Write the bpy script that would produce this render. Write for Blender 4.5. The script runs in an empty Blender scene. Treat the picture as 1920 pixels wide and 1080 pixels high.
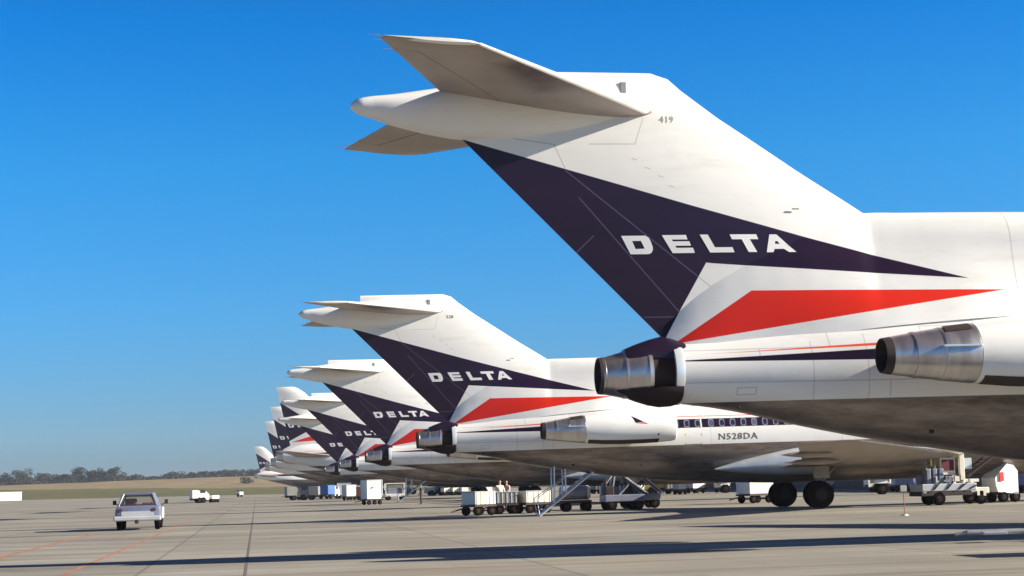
import bpy, bmesh, math, random
from mathutils import Vector, Matrix, noise
from mathutils.geometry import tessellate_polygon
from mathutils.bvhtree import BVHTree
R = math.radians
random.seed(7)
sc = bpy.context.scene
C = sc.collection

# ------------------------------------------------------------------ camera, sky, sun, exposure
PITCH, ROLL = R(6.377), R(-1.6224)
cam_d = bpy.data.cameras.new("camera"); cam = bpy.data.objects.new("camera", cam_d); C.objects.link(cam)
cam_d.sensor_width = 36; cam_d.lens = 3272.3 / 1920 * 36; cam_d.clip_start = 0.2; cam_d.clip_end = 20000
U = Vector((0, -math.sin(PITCH), math.cos(PITCH))); F = Vector((0, math.cos(PITCH), math.sin(PITCH)))
rt = Vector((1, 0, 0)) * math.cos(ROLL) + U * math.sin(ROLL); up = -Vector((1, 0, 0)) * math.sin(ROLL) + U * math.cos(ROLL)
M = Matrix.Identity(4)
for i in range(3): M[i][0], M[i][1], M[i][2] = rt[i], up[i], -F[i]
M.translation = (0, 0, 1.5404)
cam.matrix_world = M; sc.camera = cam

SUN_EL, SUN_AZ = R(21.5), R(-5)          # azimuth from +X towards +Y
world = bpy.data.worlds.new("World"); sc.world = world; world.use_nodes = True
wn = world.node_tree; bg = wn.nodes["Background"]
sky = wn.nodes.new("ShaderNodeTexSky"); sky.sky_type = 'NISHITA'; sky.sun_disc = False
sky.sun_elevation = SUN_EL; sky.sun_rotation = R(90) - SUN_AZ
sky.air_density = 1.0; sky.dust_density = 0.2; sky.ozone_density = 3.2; sky.altitude = 300
# the deep, slide-film blue in view: the sky texture is graded by elevation
wt = wn.nodes.new("ShaderNodeTexCoord"); wx = wn.nodes.new("ShaderNodeSeparateXYZ"); wn.links.new(wt.outputs["Generated"], wx.inputs[0])
wr = wn.nodes.new("ShaderNodeValToRGB"); wn.links.new(wx.outputs[2], wr.inputs[0])
SKY = [(0.0, (.195, .29, .50)), (.031, (.275, .43, .69)), (.10, (.19, .53, .86)), (.184, (.105, .59, .95)), (.262, (.024, .52, 1.0)), (.42, (.26, .19, .27)), (1.0, (.50, .16, .17))]  # stops above the view dimmed and reddened to tint the shadow fill
while len(wr.color_ramp.elements) < len(SKY): wr.color_ramp.elements.new(.5)
for e, (p, c) in zip(wr.color_ramp.elements, SKY): e.position = p
for e, (p, c) in zip(wr.color_ramp.elements, SKY): e.color = (*c, 1)
wm = wn.nodes.new("ShaderNodeMix"); wm.data_type = 'RGBA'; wm.blend_type = 'MULTIPLY'; wm.inputs[0].default_value = 1
wn.links.new(sky.outputs[0], wm.inputs[6]); wn.links.new(wr.outputs[0], wm.inputs[7]); wn.links.new(wm.outputs[2], bg.inputs[0]); bg.inputs[1].default_value = 0.075
sd = bpy.data.lights.new("sun", 'SUN'); sd.energy = 5.0; sd.angle = R(0.53); sd.color = (1.0, 0.91, 0.76)
so = bpy.data.objects.new("sun", sd); C.objects.link(so)
to_sun = Vector((math.cos(SUN_EL) * math.cos(SUN_AZ), math.cos(SUN_EL) * math.sin(SUN_AZ), math.sin(SUN_EL)))
so.rotation_euler = to_sun.to_track_quat('Z', 'Y').to_euler(); so.location = (30, -10, 60)
sc.view_settings.view_transform = 'Standard'; sc.view_settings.look = 'None'
sc.view_settings.exposure = 1.27; sc.view_settings.gamma = 1.0
sc.render.engine = 'CYCLES'
sc.cycles.max_bounces = 6; sc.cycles.volume_bounces = 0; sc.cycles.transparent_max_bounces = 12

# ------------------------------------------------------------------ helpers
def tag(o, label=None, cat=None, group=None, kind=None):
    if label: o['label'] = label
    if cat: o['category'] = cat
    if group: o['group'] = group
    if kind: o['kind'] = kind
    return o
def obj(name, bm, mat, parent=None, smooth=False, angle=40):
    me = bpy.data.meshes.new(name)
    bmesh.ops.recalc_face_normals(bm, faces=bm.faces)
    bm.to_mesh(me); bm.free()
    for m in (mat if isinstance(mat, (list, tuple)) else [mat]): me.materials.append(m)
    if smooth:
        me.shade_smooth(); me.set_sharp_from_angle(angle=R(angle))
    o = bpy.data.objects.new(name, me); C.objects.link(o)
    if parent: o.parent = parent
    return o
def thing(name, loc, rz, label, cat, group=None):
    o = bpy.data.objects.new(name, None); C.objects.link(o); o.empty_display_size = 0.5
    o.location = loc; o.rotation_euler = (0, 0, rz)
    return tag(o, label, cat, group)
def kids(o): return [c for c in C.objects if c.parent == o]
def dup(src, loc=None, rot=None, label=None, group=None, parent=None):
    c = src.copy(); C.objects.link(c); c.parent = parent
    if loc is not None: c.location = loc
    if rot is not None: c.rotation_euler = rot if isinstance(rot, tuple) else (0, 0, rot)
    if label: c['label'] = label
    if group: c['group'] = group
    for k in kids(src): dup(k, parent=c)
    return c
def box(bm, c, s, bev=0, rot=None, mi=0):
    r = bmesh.ops.create_cube(bm, size=1, matrix=Matrix.Translation(c) @ (rot.to_4x4() if rot else Matrix.Identity(4)) @ Matrix.Diagonal((*s, 1)))
    vs = r['verts']; fs = list({f for v in vs for f in v.link_faces})
    for f in fs: f.material_index = mi
    if bev:
        es = list({e for v in vs for e in v.link_edges})
        rr = bmesh.ops.bevel(bm, geom=es, offset=bev, segments=2, affect='EDGES', profile=0.5)
        for f in rr['faces']: f.material_index = mi
def tube(bm, a, b, r, n=10, r2=None, mi=0, caps=True):
    a, b = Vector(a), Vector(b); d = b - a
    if d.length < 1e-6: return
    m = Matrix.Translation((a + b) / 2) @ d.to_track_quat('Z', 'Y').to_matrix().to_4x4()
    r_ = bmesh.ops.create_cone(bm, cap_ends=caps, segments=n, radius1=r, radius2=r if r2 is None else r2, depth=d.length, matrix=m)
    for f in {f for v in r_['verts'] for f in v.link_faces}: f.material_index = mi
def loft(bm, rings, cap0=True, cap1=True, closed=True, mi=0):
    vr = [[bm.verts.new(p) for p in r] for r in rings]
    n = len(vr[0])
    for a, b in zip(vr, vr[1:]):
        for i in range(n if closed else n - 1):
            j = (i + 1) % n
            try: bm.faces.new((a[i], a[j], b[j], b[i])).material_index = mi
            except ValueError: pass
    if cap0: bm.faces.new(vr[0]).material_index = mi
    if cap1: bm.faces.new(vr[-1][::-1]).material_index = mi
def lathe_x(bm, prof, cy, czf, n=40, mi=0, caps=(False, False)):
    """profile list of (x, r, cz) about an axis along x"""
    rings = [[(x, cy + r * math.cos(t), cz + r * math.sin(t)) for t in [2 * math.pi * k / n for k in range(n)]] for x, r, cz in [(p[0], p[1], p[2] if len(p) > 2 else czf) for p in prof]]
    loft(bm, rings, caps[0], caps[1], mi=mi)
def cat_rom(keys, x):
    """smooth interpolation of rows (x, a, b, ...)"""
    n = len(keys)
    if x <= keys[0][0]: return keys[0][1:]
    if x >= keys[-1][0]: return keys[-1][1:]
    i = max(k for k in range(n - 1) if keys[k][0] <= x)
    p1, p2 = keys[i], keys[i + 1]; p0 = keys[max(i - 1, 0)]; p3 = keys[min(i + 2, n - 1)]
    h = p2[0] - p1[0]; t = (x - p1[0]) / h; out = []
    for k in range(1, len(p1)):
        m1 = (p2[k] - p0[k]) / (p2[0] - p0[0]) if p0 is not p1 else (p2[k] - p1[k]) / h
        m2 = (p3[k] - p1[k]) / (p3[0] - p1[0]) if p3 is not p2 else (p2[k] - p1[k]) / h
        out.append((2*t**3-3*t*t+1)*p1[k] + (t**3-2*t*t+t)*h*m1 + (-2*t**3+3*t*t)*p2[k] + (t**3-t*t)*h*m2)
    return out

# ------------------------------------------------------------------ materials
class NT:
    def __init__(s, name):
        s.m = bpy.data.materials.new(name); s.m.use_nodes = True; s.t = s.m.node_tree
        s.b = s.t.nodes["Principled BSDF"]
    def new(s, ty, **kw):
        n = s.t.nodes.new(ty)
        for k, v in kw.items(): setattr(n, k, v)
        return n
    def plug(s, inp, v):
        if isinstance(v, (int, float)): inp.default_value = v
        elif isinstance(v, (tuple, list)): inp.default_value = (*v, 1) if len(v) == 3 and len(inp.default_value) == 4 else v
        else: s.t.links.new(v, inp)
    def math(s, op, a, b=0.0, c=None, clamp=False):
        n = s.new('ShaderNodeMath', operation=op, use_clamp=clamp)
        s.plug(n.inputs[0], a); s.plug(n.inputs[1], b)
        if c is not None: s.plug(n.inputs[2], c)
        return n.outputs[0]
    def mix(s, f, a, b):
        n = s.new('ShaderNodeMix', data_type='RGBA'); s.plug(n.inputs[0], f); s.plug(n.inputs[6], a); s.plug(n.inputs[7], b)
        return n.outputs[2]
    def mixf(s, f, a, b):
        n = s.new('ShaderNodeMix', data_type='FLOAT'); s.plug(n.inputs[0], f); s.plug(n.inputs[2], a); s.plug(n.inputs[3], b)
        return n.outputs[0]
    def noise(s, vec, scale, detail=4, rough=0.55):
        n = s.new('ShaderNodeTexNoise'); s.plug(n.inputs['Vector'], vec); n.inputs['Scale'].default_value = scale
        n.inputs['Detail'].default_value = detail; n.inputs['Roughness'].default_value = rough
        return n.outputs['Fac']
    def vmul(s, vec, v):
        n = s.new('ShaderNodeVectorMath', operation='MULTIPLY'); s.plug(n.inputs[0], vec); n.inputs[1].default_value = v
        return n.outputs[0]
    def ramp(s, f, a, b):
        n = s.new('ShaderNodeMapRange'); s.plug(n.inputs[0], f); n.inputs[1].default_value = a; n.inputs[2].default_value = b
        return n.outputs[0]
    def poly(s, x, z, pts, eps=0.012):
        """mask of a convex polygon in the side plane"""
        area = sum(pts[i][0]*pts[(i+1) % len(pts)][1]-pts[(i+1) % len(pts)][0]*pts[i][1] for i in range(len(pts)))
        if area < 0: pts = pts[::-1]
        d = None
        for i in range(len(pts)):
            (ax, az), (bx, bz) = pts[i], pts[(i+1) % len(pts)]
            L = math.hypot(bx-ax, bz-az); nx, nz = -(bz-az)/L, (bx-ax)/L
            e = s.math('MULTIPLY_ADD', x, nx, s.math('MULTIPLY_ADD', z, nz, -(nx*ax+nz*az)))
            d = e if d is None else s.math('MINIMUM', d, e)
        return s.math('MULTIPLY_ADD', d, 1/eps, 0.5, clamp=True)
    def seg(s, x, z, a, b, w=0.012):
        L = math.hypot(b[0]-a[0], b[1]-a[1]); ux, uz = (b[0]-a[0])/L, (b[1]-a[1])/L
        t = s.math('MULTIPLY_ADD', x, ux, s.math('MULTIPLY_ADD', z, uz, -(ux*a[0]+uz*a[1])))
        n = s.math('MULTIPLY_ADD', x, -uz, s.math('MULTIPLY_ADD', z, ux, uz*a[0]-ux*a[1]))
        dt = s.math('SUBTRACT', s.math('ABSOLUTE', s.math('SUBTRACT', t, L/2)), L/2)
        d = s.math('MAXIMUM', dt, s.math('ABSOLUTE', n))
        return s.math('MULTIPLY_ADD', d, -1/w, 1.5, clamp=True)
def simple(name, col, rough=0.6, metal=0.0, var=0.12, scale=2.0, bump=0.0, spec=0.5):
    n = NT(name); tc = n.new('ShaderNodeTexCoord').outputs['Object']
    f = n.noise(tc, scale, 5)
    f = n.ramp(f, 0.3, 0.7)
    c = n.mix(f, tuple(x*(1-var) for x in col), tuple(min(1, x*(1+var)) for x in col))
    n.plug(n.b.inputs['Base Color'], c); n.b.inputs['Roughness'].default_value = rough; n.b.inputs['Metallic'].default_value = metal
    n.b.inputs['Specular IOR Level'].default_value = spec
    if bump:
        b = n.new('ShaderNodeBump'); b.inputs['Strength'].default_value = bump; n.plug(b.inputs['Height'], n.noise(tc, scale*6, 5)); n.plug(n.b.inputs['Normal'], b.outputs[0])
    return n.m
WHITE = (0.84, 0.83, 0.80); NAVY = (0.017, 0.007, 0.024); RED = (0.70, 0.026, 0.012); ORANGE = (0.78, 0.10, 0.03)
def livery(name, blues, reds, stripes, oranges, belly, lines, rings=()):
    n = NT(name); tc = n.new('ShaderNodeTexCoord').outputs['Object']
    sp = n.new('ShaderNodeSeparateXYZ'); n.plug(sp.inputs[0], tc); x, y, z = sp.outputs
    oi = n.new('ShaderNodeObjectInfo'); ad = n.new('ShaderNodeVectorMath', operation='ADD'); n.plug(ad.inputs[0], tc); n.plug(ad.inputs[1], oi.outputs['Location']); tc = ad.outputs[0]   # each aircraft has its own dirt
    big = n.noise(tc, 0.35, 5); st = n.noise(n.vmul(tc, (0.35, 1, 2.2)), 1.3, 6, 0.6)
    col = n.mix(n.ramp(big, 0.3, 0.75), tuple(c*0.94 for c in WHITE), WHITE)
    col = n.mix(n.math('MULTIPLY', n.ramp(st, 0.52, 0.80), 0.26), col, (0.42, 0.38, 0.30))
    fine = n.noise(n.vmul(tc, (0.6, 1, 5.0)), 3.0, 5, 0.7)
    col = n.mix(n.math('MULTIPLY', n.ramp(fine, 0.58, 0.75), 0.16), col, (0.30, 0.27, 0.22))
    # grime under the tail end of the fuselage
    nl = None
    for a, b in lines:
        m_ = n.seg(x, z, a, b); nl = m_ if nl is None else n.math('MAXIMUM', nl, m_)
    for xr, z0, z1 in rings:
        m_ = n.seg(x, z, (xr, z0), (xr, z1), 0.010); nl = m_ if nl is None else n.math('MAXIMUM', nl, m_)
    paint = n.mix(n.math('MULTIPLY', nl, 0.45), col, (0.25, 0.24, 0.25)) if nl else col
    dark = None
    for p in blues:
        m_ = n.poly(x, z, p); dark = m_ if dark is None else n.math('MAXIMUM', dark, m_)
    nv = n.mix(n.ramp(st, 0.3, 0.8), NAVY, tuple(c*1.35 for c in NAVY))
    if nl: nv = n.mix(n.math('MULTIPLY', nl, 0.5), nv, (0.16, 0.14, 0.22))
    if dark: paint = n.mix(dark, paint, nv)
    for p in stripes: paint = n.mix(n.poly(x, z, p), paint, NAVY)
    for p in reds: paint = n.mix(n.poly(x, z, p), paint, n.mix(n.ramp(st, 0.3, 0.8), RED, tuple(c*1.12 for c in RED)))
    for p in oranges: paint = n.mix(n.poly(x, z, p), paint, ORANGE)
    met = 0.0
    if belly is not None:
        bm_ = n.math('MULTIPLY_ADD', z, -1/0.015, belly/0.015+0.5, clamp=True)
        s2 = n.noise(n.vmul(tc, (0.28, 1.0, 1.8)), 1.5, 8, 0.72)
        mcol = n.mix(n.ramp(s2, 0.35, 0.65), (0.105, 0.08, 0.07), (0.32, 0.268, 0.235))
        paint = n.mix(bm_, paint, mcol)
        n.plug(n.b.inputs['Metallic'], n.math('MULTIPLY', bm_, 0.45)); n.plug(n.b.inputs['Roughness'], n.mixf(bm_, 0.30, 0.36))
    else: n.b.inputs['Roughness'].default_value = 0.30
    bu = n.new('ShaderNodeBump'); bu.inputs['Strength'].default_value = .10; bu.inputs['Distance'].default_value = .03; n.plug(bu.inputs['Height'], n.noise(n.vmul(tc, (1, 1, 1.3)), 2.2, 3)); n.plug(n.b.inputs['Normal'], bu.outputs[0])
    n.plug(n.b.inputs['Base Color'], paint); n.b.inputs['Specular IOR Level'].default_value = 0.35
    return n.m
B_TOP, B_LOW = (44.34, 8.845), (32.55, 5.465)
NOTCH, TE_BOT = (39.05, 6.10), (39.97, 4.50)
TRI = dict(
  blues=[[B_TOP, (42.2, 8.212), (39.05, 7.28), NOTCH, TE_BOT, (40.3, 4.3), (45.0, 9.0)], [(39.3, 7.354), B_LOW, (35.6, 5.70), (38.9, 6.09), (39.3, 6.12)]],
  reds=[[(39.84, 4.335), (38.09, 5.475), (32.5, 5.40)]],
  stripes=[[(40.0, 3.905), (40.0, 3.94), (35.6, 4.11), (31.0, 4.22), (31.0, 3.82), (35.6, 3.875)], [(31.02, 3.82), (31.02, 4.22), (3.5, 4.22), (4.2, 3.82)]],
  oranges=[[(40.0, 3.995), (40.0, 4.045), (35.6, 4.242), (31, 4.37), (31, 4.31), (35.6, 4.182)], [(31.02, 4.325), (31.02, 4.357), (3.2, 4.357), (3.2, 4.325)]])
FIN_LINES = [((42.33, 8.71), (42.07, 8.13)), ((42.07, 8.13), (38.82, 5.47)), ((41.8, 7.55), (39.6, 4.98)), ((40.4, 4.94), (39.23, 4.94)), ((38.82, 5.47), (39.23, 4.94)),
             ((41.87, 6.37), (41.5, 6.72)), ((41.55, 8.72), (40.55, 8.72)), ((40.55, 8.72), (40.35, 9.3)), ((43.2, 8.85), (42.3, 8.71)), ((40.62, 8.40), (40.52, 8.37)), ((40.33, 8.20), (40.23, 8.17)), ((40.05, 8.02), (39.95, 7.99)), ((39.82, 7.80), (39.72, 7.77))]
M_FIN = livery("tail_fin_paint", TRI['blues'], TRI['reds'], [], [], None, FIN_LINES)
M_FUS = livery("fuselage_paint", TRI['blues'], TRI['reds'], TRI['stripes'], TRI['oranges'], 3.055, [((40.0, 3.47), (33.0, 3.42)), ((39.9, 4.16), (36.6, 4.18)), ((36.6, 4.18), (36.6, 4.55)), ((38.1, 4.18), (38.1, 3.94)), ((37.9, 4.62), (36.0, 4.66)),
                ((35.4, 3.42), (35.4, 3.1)), ((34.6, 3.9), (34.6, 4.6)), ((33.4, 4.6), (33.4, 5.2)), ((34.6, 4.6), (33.4, 4.6)), ((32.2, 4.9), (29.0, 4.9)), ((38.6, 3.2), (38.2, 3.2)), ((38.6, 3.2), (38.6, 3.34)), ((38.6, 3.34), (38.2, 3.34)), ((38.2, 3.34), (38.2, 3.2))],
               [(32.2, 3.06, 5.6), (37.0, 3.0, 4.3), (35.85, 3.0, 4.45), (28.2, 3.06, 5.3), (22.0, 3.06, 5.3)])
M_WHITE = livery("white_aircraft_paint", [], [], [], [], None, [])
M_DUCT = livery("intake_duct_paint", TRI['blues'], TRI['reds'], [], [], None, [((32.2, 5.0), (32.2, 7.3))])
def metal(name, c0, c1, rough, met=0.9, sc_=(1, 1, 1)):
    n = NT(name); tc = n.new('ShaderNodeTexCoord').outputs['Object']
    f = n.ramp(n.noise(n.vmul(tc, sc_), 2.2, 3, 0.45), 0.2, 0.8)
    n.plug(n.b.inputs['Base Color'], n.mix(f, c0, c1)); n.plug(n.b.inputs['Roughness'], n.mixf(f, rough, rough*1.5)); n.b.inputs['Metallic'].default_value = met
    return n.m
M_NOZ = metal("heat_stained_steel", (0.46, 0.44, 0.45), (0.66, 0.64, 0.64), 0.28, 0.9, (2.5, .6, .6))
M_ALU = metal("bare_aluminium", (0.42, 0.40, 0.38), (0.60, 0.58, 0.55), 0.33, 0.75, (1, .4, 1))
M_WING = metal("wing_skin_grey", (0.22, 0.175, 0.15), (0.40, 0.34, 0.30), 0.45, 0.35, (1, .25, 1))
M_BRIGHT = simple("pale_polished_fairing", (0.72, 0.77, 0.80), 0.3, 0.4)
M_LIP = metal("polished_lip", (0.6, 0.58, 0.56), (0.72, 0.7, 0.68), 0.2, 0.9)
M_STAB = (lambda: None)
def stab_mat():
    n = NT("stabilizer_skin"); tc = n.new('ShaderNodeTexCoord').outputs['Object']
    sp = n.new('ShaderNodeSeparateXYZ'); n.plug(sp.inputs[0], tc); x, y, z = sp.outputs
    ya = n.math('ABSOLUTE', y)
    g = n.noise(n.vmul(tc, (0.7, .5, 1)), 1.2, 6, 0.6)
    c = n.mix(n.ramp(g, 0.3, 0.7), (0.30, 0.25, 0.225), (0.42, 0.36, 0.33))
    # elevator hinge line and dark stain behind the leading edge
    ln = n.seg(x, ya, (43.55, 0.5), (45.75, 4.6), 0.02)
    c = n.mix(n.math('MULTIPLY', ln, 0.75), c, (0.05, 0.035, 0.035))
    ln2 = n.seg(x, ya, (45.75, 4.6), (46.4, 4.45), 0.02); c = n.mix(n.math('MULTIPLY', ln2, 0.6), c, (0.05, 0.035, 0.035))
    stn = n.math('MULTIPLY', n.poly(x, ya, [(43.0, 2.1), (44.2, 4.2), (43.6, 4.4), (42.2, 2.6)], 0.5), n.ramp(g, 0.25, 0.6))
    c = n.mix(n.math('MULTIPLY', stn, 0.85), c, (0.10, 0.06, 0.07))
    n.plug(n.b.inputs['Base Color'], c); n.b.inputs['Roughness'].default_value = 0.4; n.b.inputs['Metallic'].default_value = 0.25
    return n.m
M_STAB = stab_mat()
M_DARK = simple("dark_cavity", (0.022, 0.009, 0.009), 0.9)
M_TYRE = simple("tyre_rubber", (0.011, 0.007, 0.007), 1.0, spec=.0)
M_HUB = simple("wheel_hub", (0.035, 0.028, 0.028), 0.9, 0.0, spec=.05)
M_GLASS = simple("dark_window_glass", (0.05, 0.045, 0.06), 0.12)
_g = NT("cabin_window_pane"); _oi = _g.new('ShaderNodeObjectInfo'); _g.plug(_g.b.inputs['Base Color'], _g.mix(_g.ramp(_oi.outputs['Random'], .55, .75), (.03, .03, .045), (.16, .16, .20))); _g.b.inputs['Roughness'].default_value = .1; M_PANE = _g.m
M_WFRAME = simple("window_frame_grey", (0.20, 0.21, 0.33), 0.4, 0.2)
M_LETTER = simple("white_lettering", (0.82, 0.81, 0.79), 0.4, var=0.04)
M_GREYLET = simple("grey_lettering", (0.13, 0.12, 0.11), 0.5)
M_REDP = simple("red_paint", RED, 0.4); M_NAVY = simple("navy_paint", NAVY, 0.35)
M_LINE = simple("panel_gap", (0.30, 0.29, 0.28), 0.6)
M_CREAM = simple("cream_paint", (0.74, 0.70, 0.58), 0.5, var=0.08); M_CARTW = simple("cart_white", (0.72, 0.70, 0.64), 0.5, var=0.12)
M_BLUEGREY = simple("blue_grey_paint", (0.20, 0.22, 0.30), 0.45); M_GREY = simple("equipment_grey", (0.22, 0.22, 0.21), 0.5)
M_LGREY = simple("light_grey_paint", (0.45, 0.47, 0.50), 0.4, var=0.08); M_BLACK = simple("chassis_black", (0.03, 0.018, 0.018), 0.7)
M_BLUE = simple("blue_paint", (0.06, 0.13, 0.35), 0.45); M_YEL = simple("yellow_paint", (0.62, 0.50, 0.10), 0.5)
M_MAROON = simple("maroon_canvas", (0.12, 0.02, 0.03), 0.8)
M_TRUCKSHADE = simple("truck_white_shaded", (0.15, 0.17, 0.26), 0.3, var=0.05)  # white truck darkened to blue-grey, shade of its rear put into the colour
M_SILVER = metal("galvanised_tube", (0.45, 0.46, 0.48), (0.65, 0.66, 0.68), 0.35, 0.7)

# ------------------------------------------------------------------ trijet airliner (x aft from nose, y starboard, z up)
FUS = [(0, 2.75, .03, 2.78, 2.72), (0.3, 2.75, .46, 3.2, 2.3), (1, 2.8, .95, 3.68, 1.9), (2, 2.95, 1.35, 4.2, 1.55), (3, 3.1, 1.6, 4.8, 1.36), (4, 3.25, 1.76, 5.1, 1.25), (5.5, 3.35, 1.86, 5.22, 1.2),
       (7, 3.37, 1.88, 5.25, 1.18), (24, 3.37, 1.88, 5.25, 1.18), (26, 3.37, 1.88, 5.25, 1.24), (28, 3.38, 1.88, 5.25, 1.36), (30.4, 3.42, 1.86, 5.22, 1.54), (32.4, 3.5, 1.76, 5.15, 1.74), (34, 3.55, 1.58, 5.05, 1.99),
       (35.6, 3.6, 1.33, 4.92, 2.25), (37, 3.65, 1.08, 4.74, 2.53), (38.2, 3.69, .88, 4.55, 2.81), (39, 3.7, .76, 4.43, 2.96), (39.75, 3.71, .67, 4.36, 3.06)]
DUCT = [(28.6, 7.16, .70, .72, .74), (29, 7.22, .74, .78, .8), (31, 7.25, .76, .85, .95), (33, 7.25, .72, .92, 1.13), (34.5, 7.24, .68, .80, 1.04), (35.4, 7.22, .62, .64, .96), (36.5, 7.0, .5, .5, .80), (38, 6.3, .36, .38, .55), (39.2, 5.5, .25, .26, .39), (40.0, 4.75, .1, .14, .26)]
def fin_le(z):
    ks = [(4.0, 31.6), (6.9, 34.9), (7.25, 35.37), (8.13, 36.77), (8.94, 37.98), (9.36, 38.62), (9.97, 39.44), (10.22, 39.72), (10.34, 40.1)]
    for (a, xa), (b, xb) in zip(ks, ks[1:]):
        if z <= b: return xa + (xb-xa)*(z-a)/(b-a)
    return ks[-1][1]
def fin_te(z): return 40.0 + (z-4.45)*(44.31-40.0)/(8.83-4.45) if z < 8.85 else 44.33 + (8.85-z)*2.0
def fin_t(z): return 0.36 + (z-4.4)*(0.17-0.36)/(10.3-4.4)
AF = [(0, 0), (.01, .22), (.03, .38), (.08, .62), (.15, .82), (.25, .96), (.37, 1), (.5, .93), (.65, .72), (.8, .44), (.92, .19), (1, .03)]
def airfoil(x0, x1, th, f):
    """f(x,t)->point"""
    c = x1-x0
    top = [f(x0+c*u, th*v) for u, v in AF]; bot = [f(x0+c*u, -th*v) for u, v in reversed(AF[1:])]
    return top+bot
def decal(pts, holes, tree, off, side=1, grid=True):
    """2-D polygon (x,z) laid on the skin found by casting rays in from the side"""
    bm = bmesh.new(); loops = [[Vector((p[0], p[1], 0)) for p in l] for l in [pts]+holes]
    flat = [p for l in loops for p in l]
    vs = [bm.verts.new((p.x, 0, p.y)) for p in flat]
    for t in tessellate_polygon(loops):
        try: bm.faces.new([vs[i] for i in t])
        except ValueError: pass
    if grid:
        for _ in range(2):
            es = [e for e in bm.edges if e.calc_length() > 0.12]
            if es: bmesh.ops.subdivide_edges(bm, edges=es, cuts=1); bmesh.ops.triangulate(bm, faces=bm.faces)
    for v in bm.verts:
        hit, nrm, i, d = tree.ray_cast(Vector((v.co.x, 12*side, v.co.z)), Vector((0, -side, 0)))
        v.co.y = (hit.y if hit else 0.3*side) + off*side
    return bm
LET = [([(40.902,6.711),(40.37,6.71),(40.298,6.662),(40.252,6.575),(40.212,6.454),(40.214,6.389),(40.249,6.33),(40.305,6.308),(40.7,6.309)], [[(40.662,6.597),(40.469,6.597),(40.39,6.428),(40.59,6.422)]]),
 ([(40.009,6.717),(39.478,6.716),(39.448,6.617),(39.788,6.618),(39.771,6.578),(39.409,6.578),(39.375,6.481),(39.716,6.482),(39.696,6.436),(39.331,6.435),(39.291,6.321),(39.778,6.322)], []),
 ([(39.175,6.72),(38.996,6.72),(38.845,6.44),(38.455,6.439),(38.414,6.325),(38.954,6.326)], []),
 ([(38.512,6.719),(37.913,6.719),(37.872,6.61),(38.064,6.611),(37.906,6.328),(38.098,6.328),(38.245,6.611),(38.46,6.611)], []),
 ([(37.618,6.714),(37.459,6.714),(37.032,6.319),(37.191,6.319),(37.302,6.393),(37.513,6.393),(37.543,6.32),(37.691,6.321)], [[(37.492,6.566),(37.438,6.565),(37.395,6.503),(37.499,6.504)]])]
def text_bm(s, size, x_left, z_base, tree, off, stretch=1.0):
    cu = bpy.data.curves.new('t', 'FONT'); cu.body = s; cu.size = size; cu.resolution_u = 2; cu.space_character = 1.12; cu.offset = size*0.012
    o = bpy.data.objects.new('t', cu); C.objects.link(o)
    dg = bpy.context.evaluated_depsgraph_get(); me = bpy.data.meshes.new_from_object(o.evaluated_get(dg))
    bm = bmesh.new(); bm.from_mesh(me)
    bpy.data.objects.remove(o); bpy.data.curves.remove(cu); bpy.data.meshes.remove(me)
    for v in bm.verts:
        X, Z = x_left - v.co.x*stretch, z_base + v.co.y
        hit, n_, i, d = tree.ray_cast(Vector((X, 12, Z)), Vector((0, -1, 0)))
        v.co = Vector((X, (hit.y if hit else 2)+off, Z))
    return bm
def ring_fus(x, N=64):
    zc, w, zt, zb = cat_rom(FUS, x)
    out = []
    for k in range(N):
        t = 2*math.pi*k/N; c, s = math.cos(t), math.sin(t)
        out.append((x, w*c, zc + ((zt-zc) if s > 0 else (zc-zb))*s))
    return out
def wheel(parent, c, r, w, name='wheel'):
    bm = bmesh.new(); n = 28
    prof = [(-w/2, r*.62), (-w/2, r*.86), (-w*.38, r*.97), (-w*.15, r), (w*.15, r), (w*.38, r*.97), (w/2, r*.86), (w/2, r*.62)]
    rings = [[(c[0]+q*math.cos(t), c[1]+p, c[2]+q*math.sin(t)) for t in [2*math.pi*k/n for k in range(n)]] for p, q in prof]
    loft(bm, rings, True, True); wo = obj(name, bm, M_TYRE, parent, True)
    bm = bmesh.new(); tube(bm, (c[0], c[1]-w/2-.015, c[2]), (c[0], c[1]+w/2+.015, c[2]), r*.45, 18)
    tube(bm, (c[0], c[1]-w/2-.03, c[2]), (c[0], c[1]+w/2+.03, c[2]), r*.16, 12)
    obj('hub', bm, M_HUB, wo, True); return wo

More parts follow.
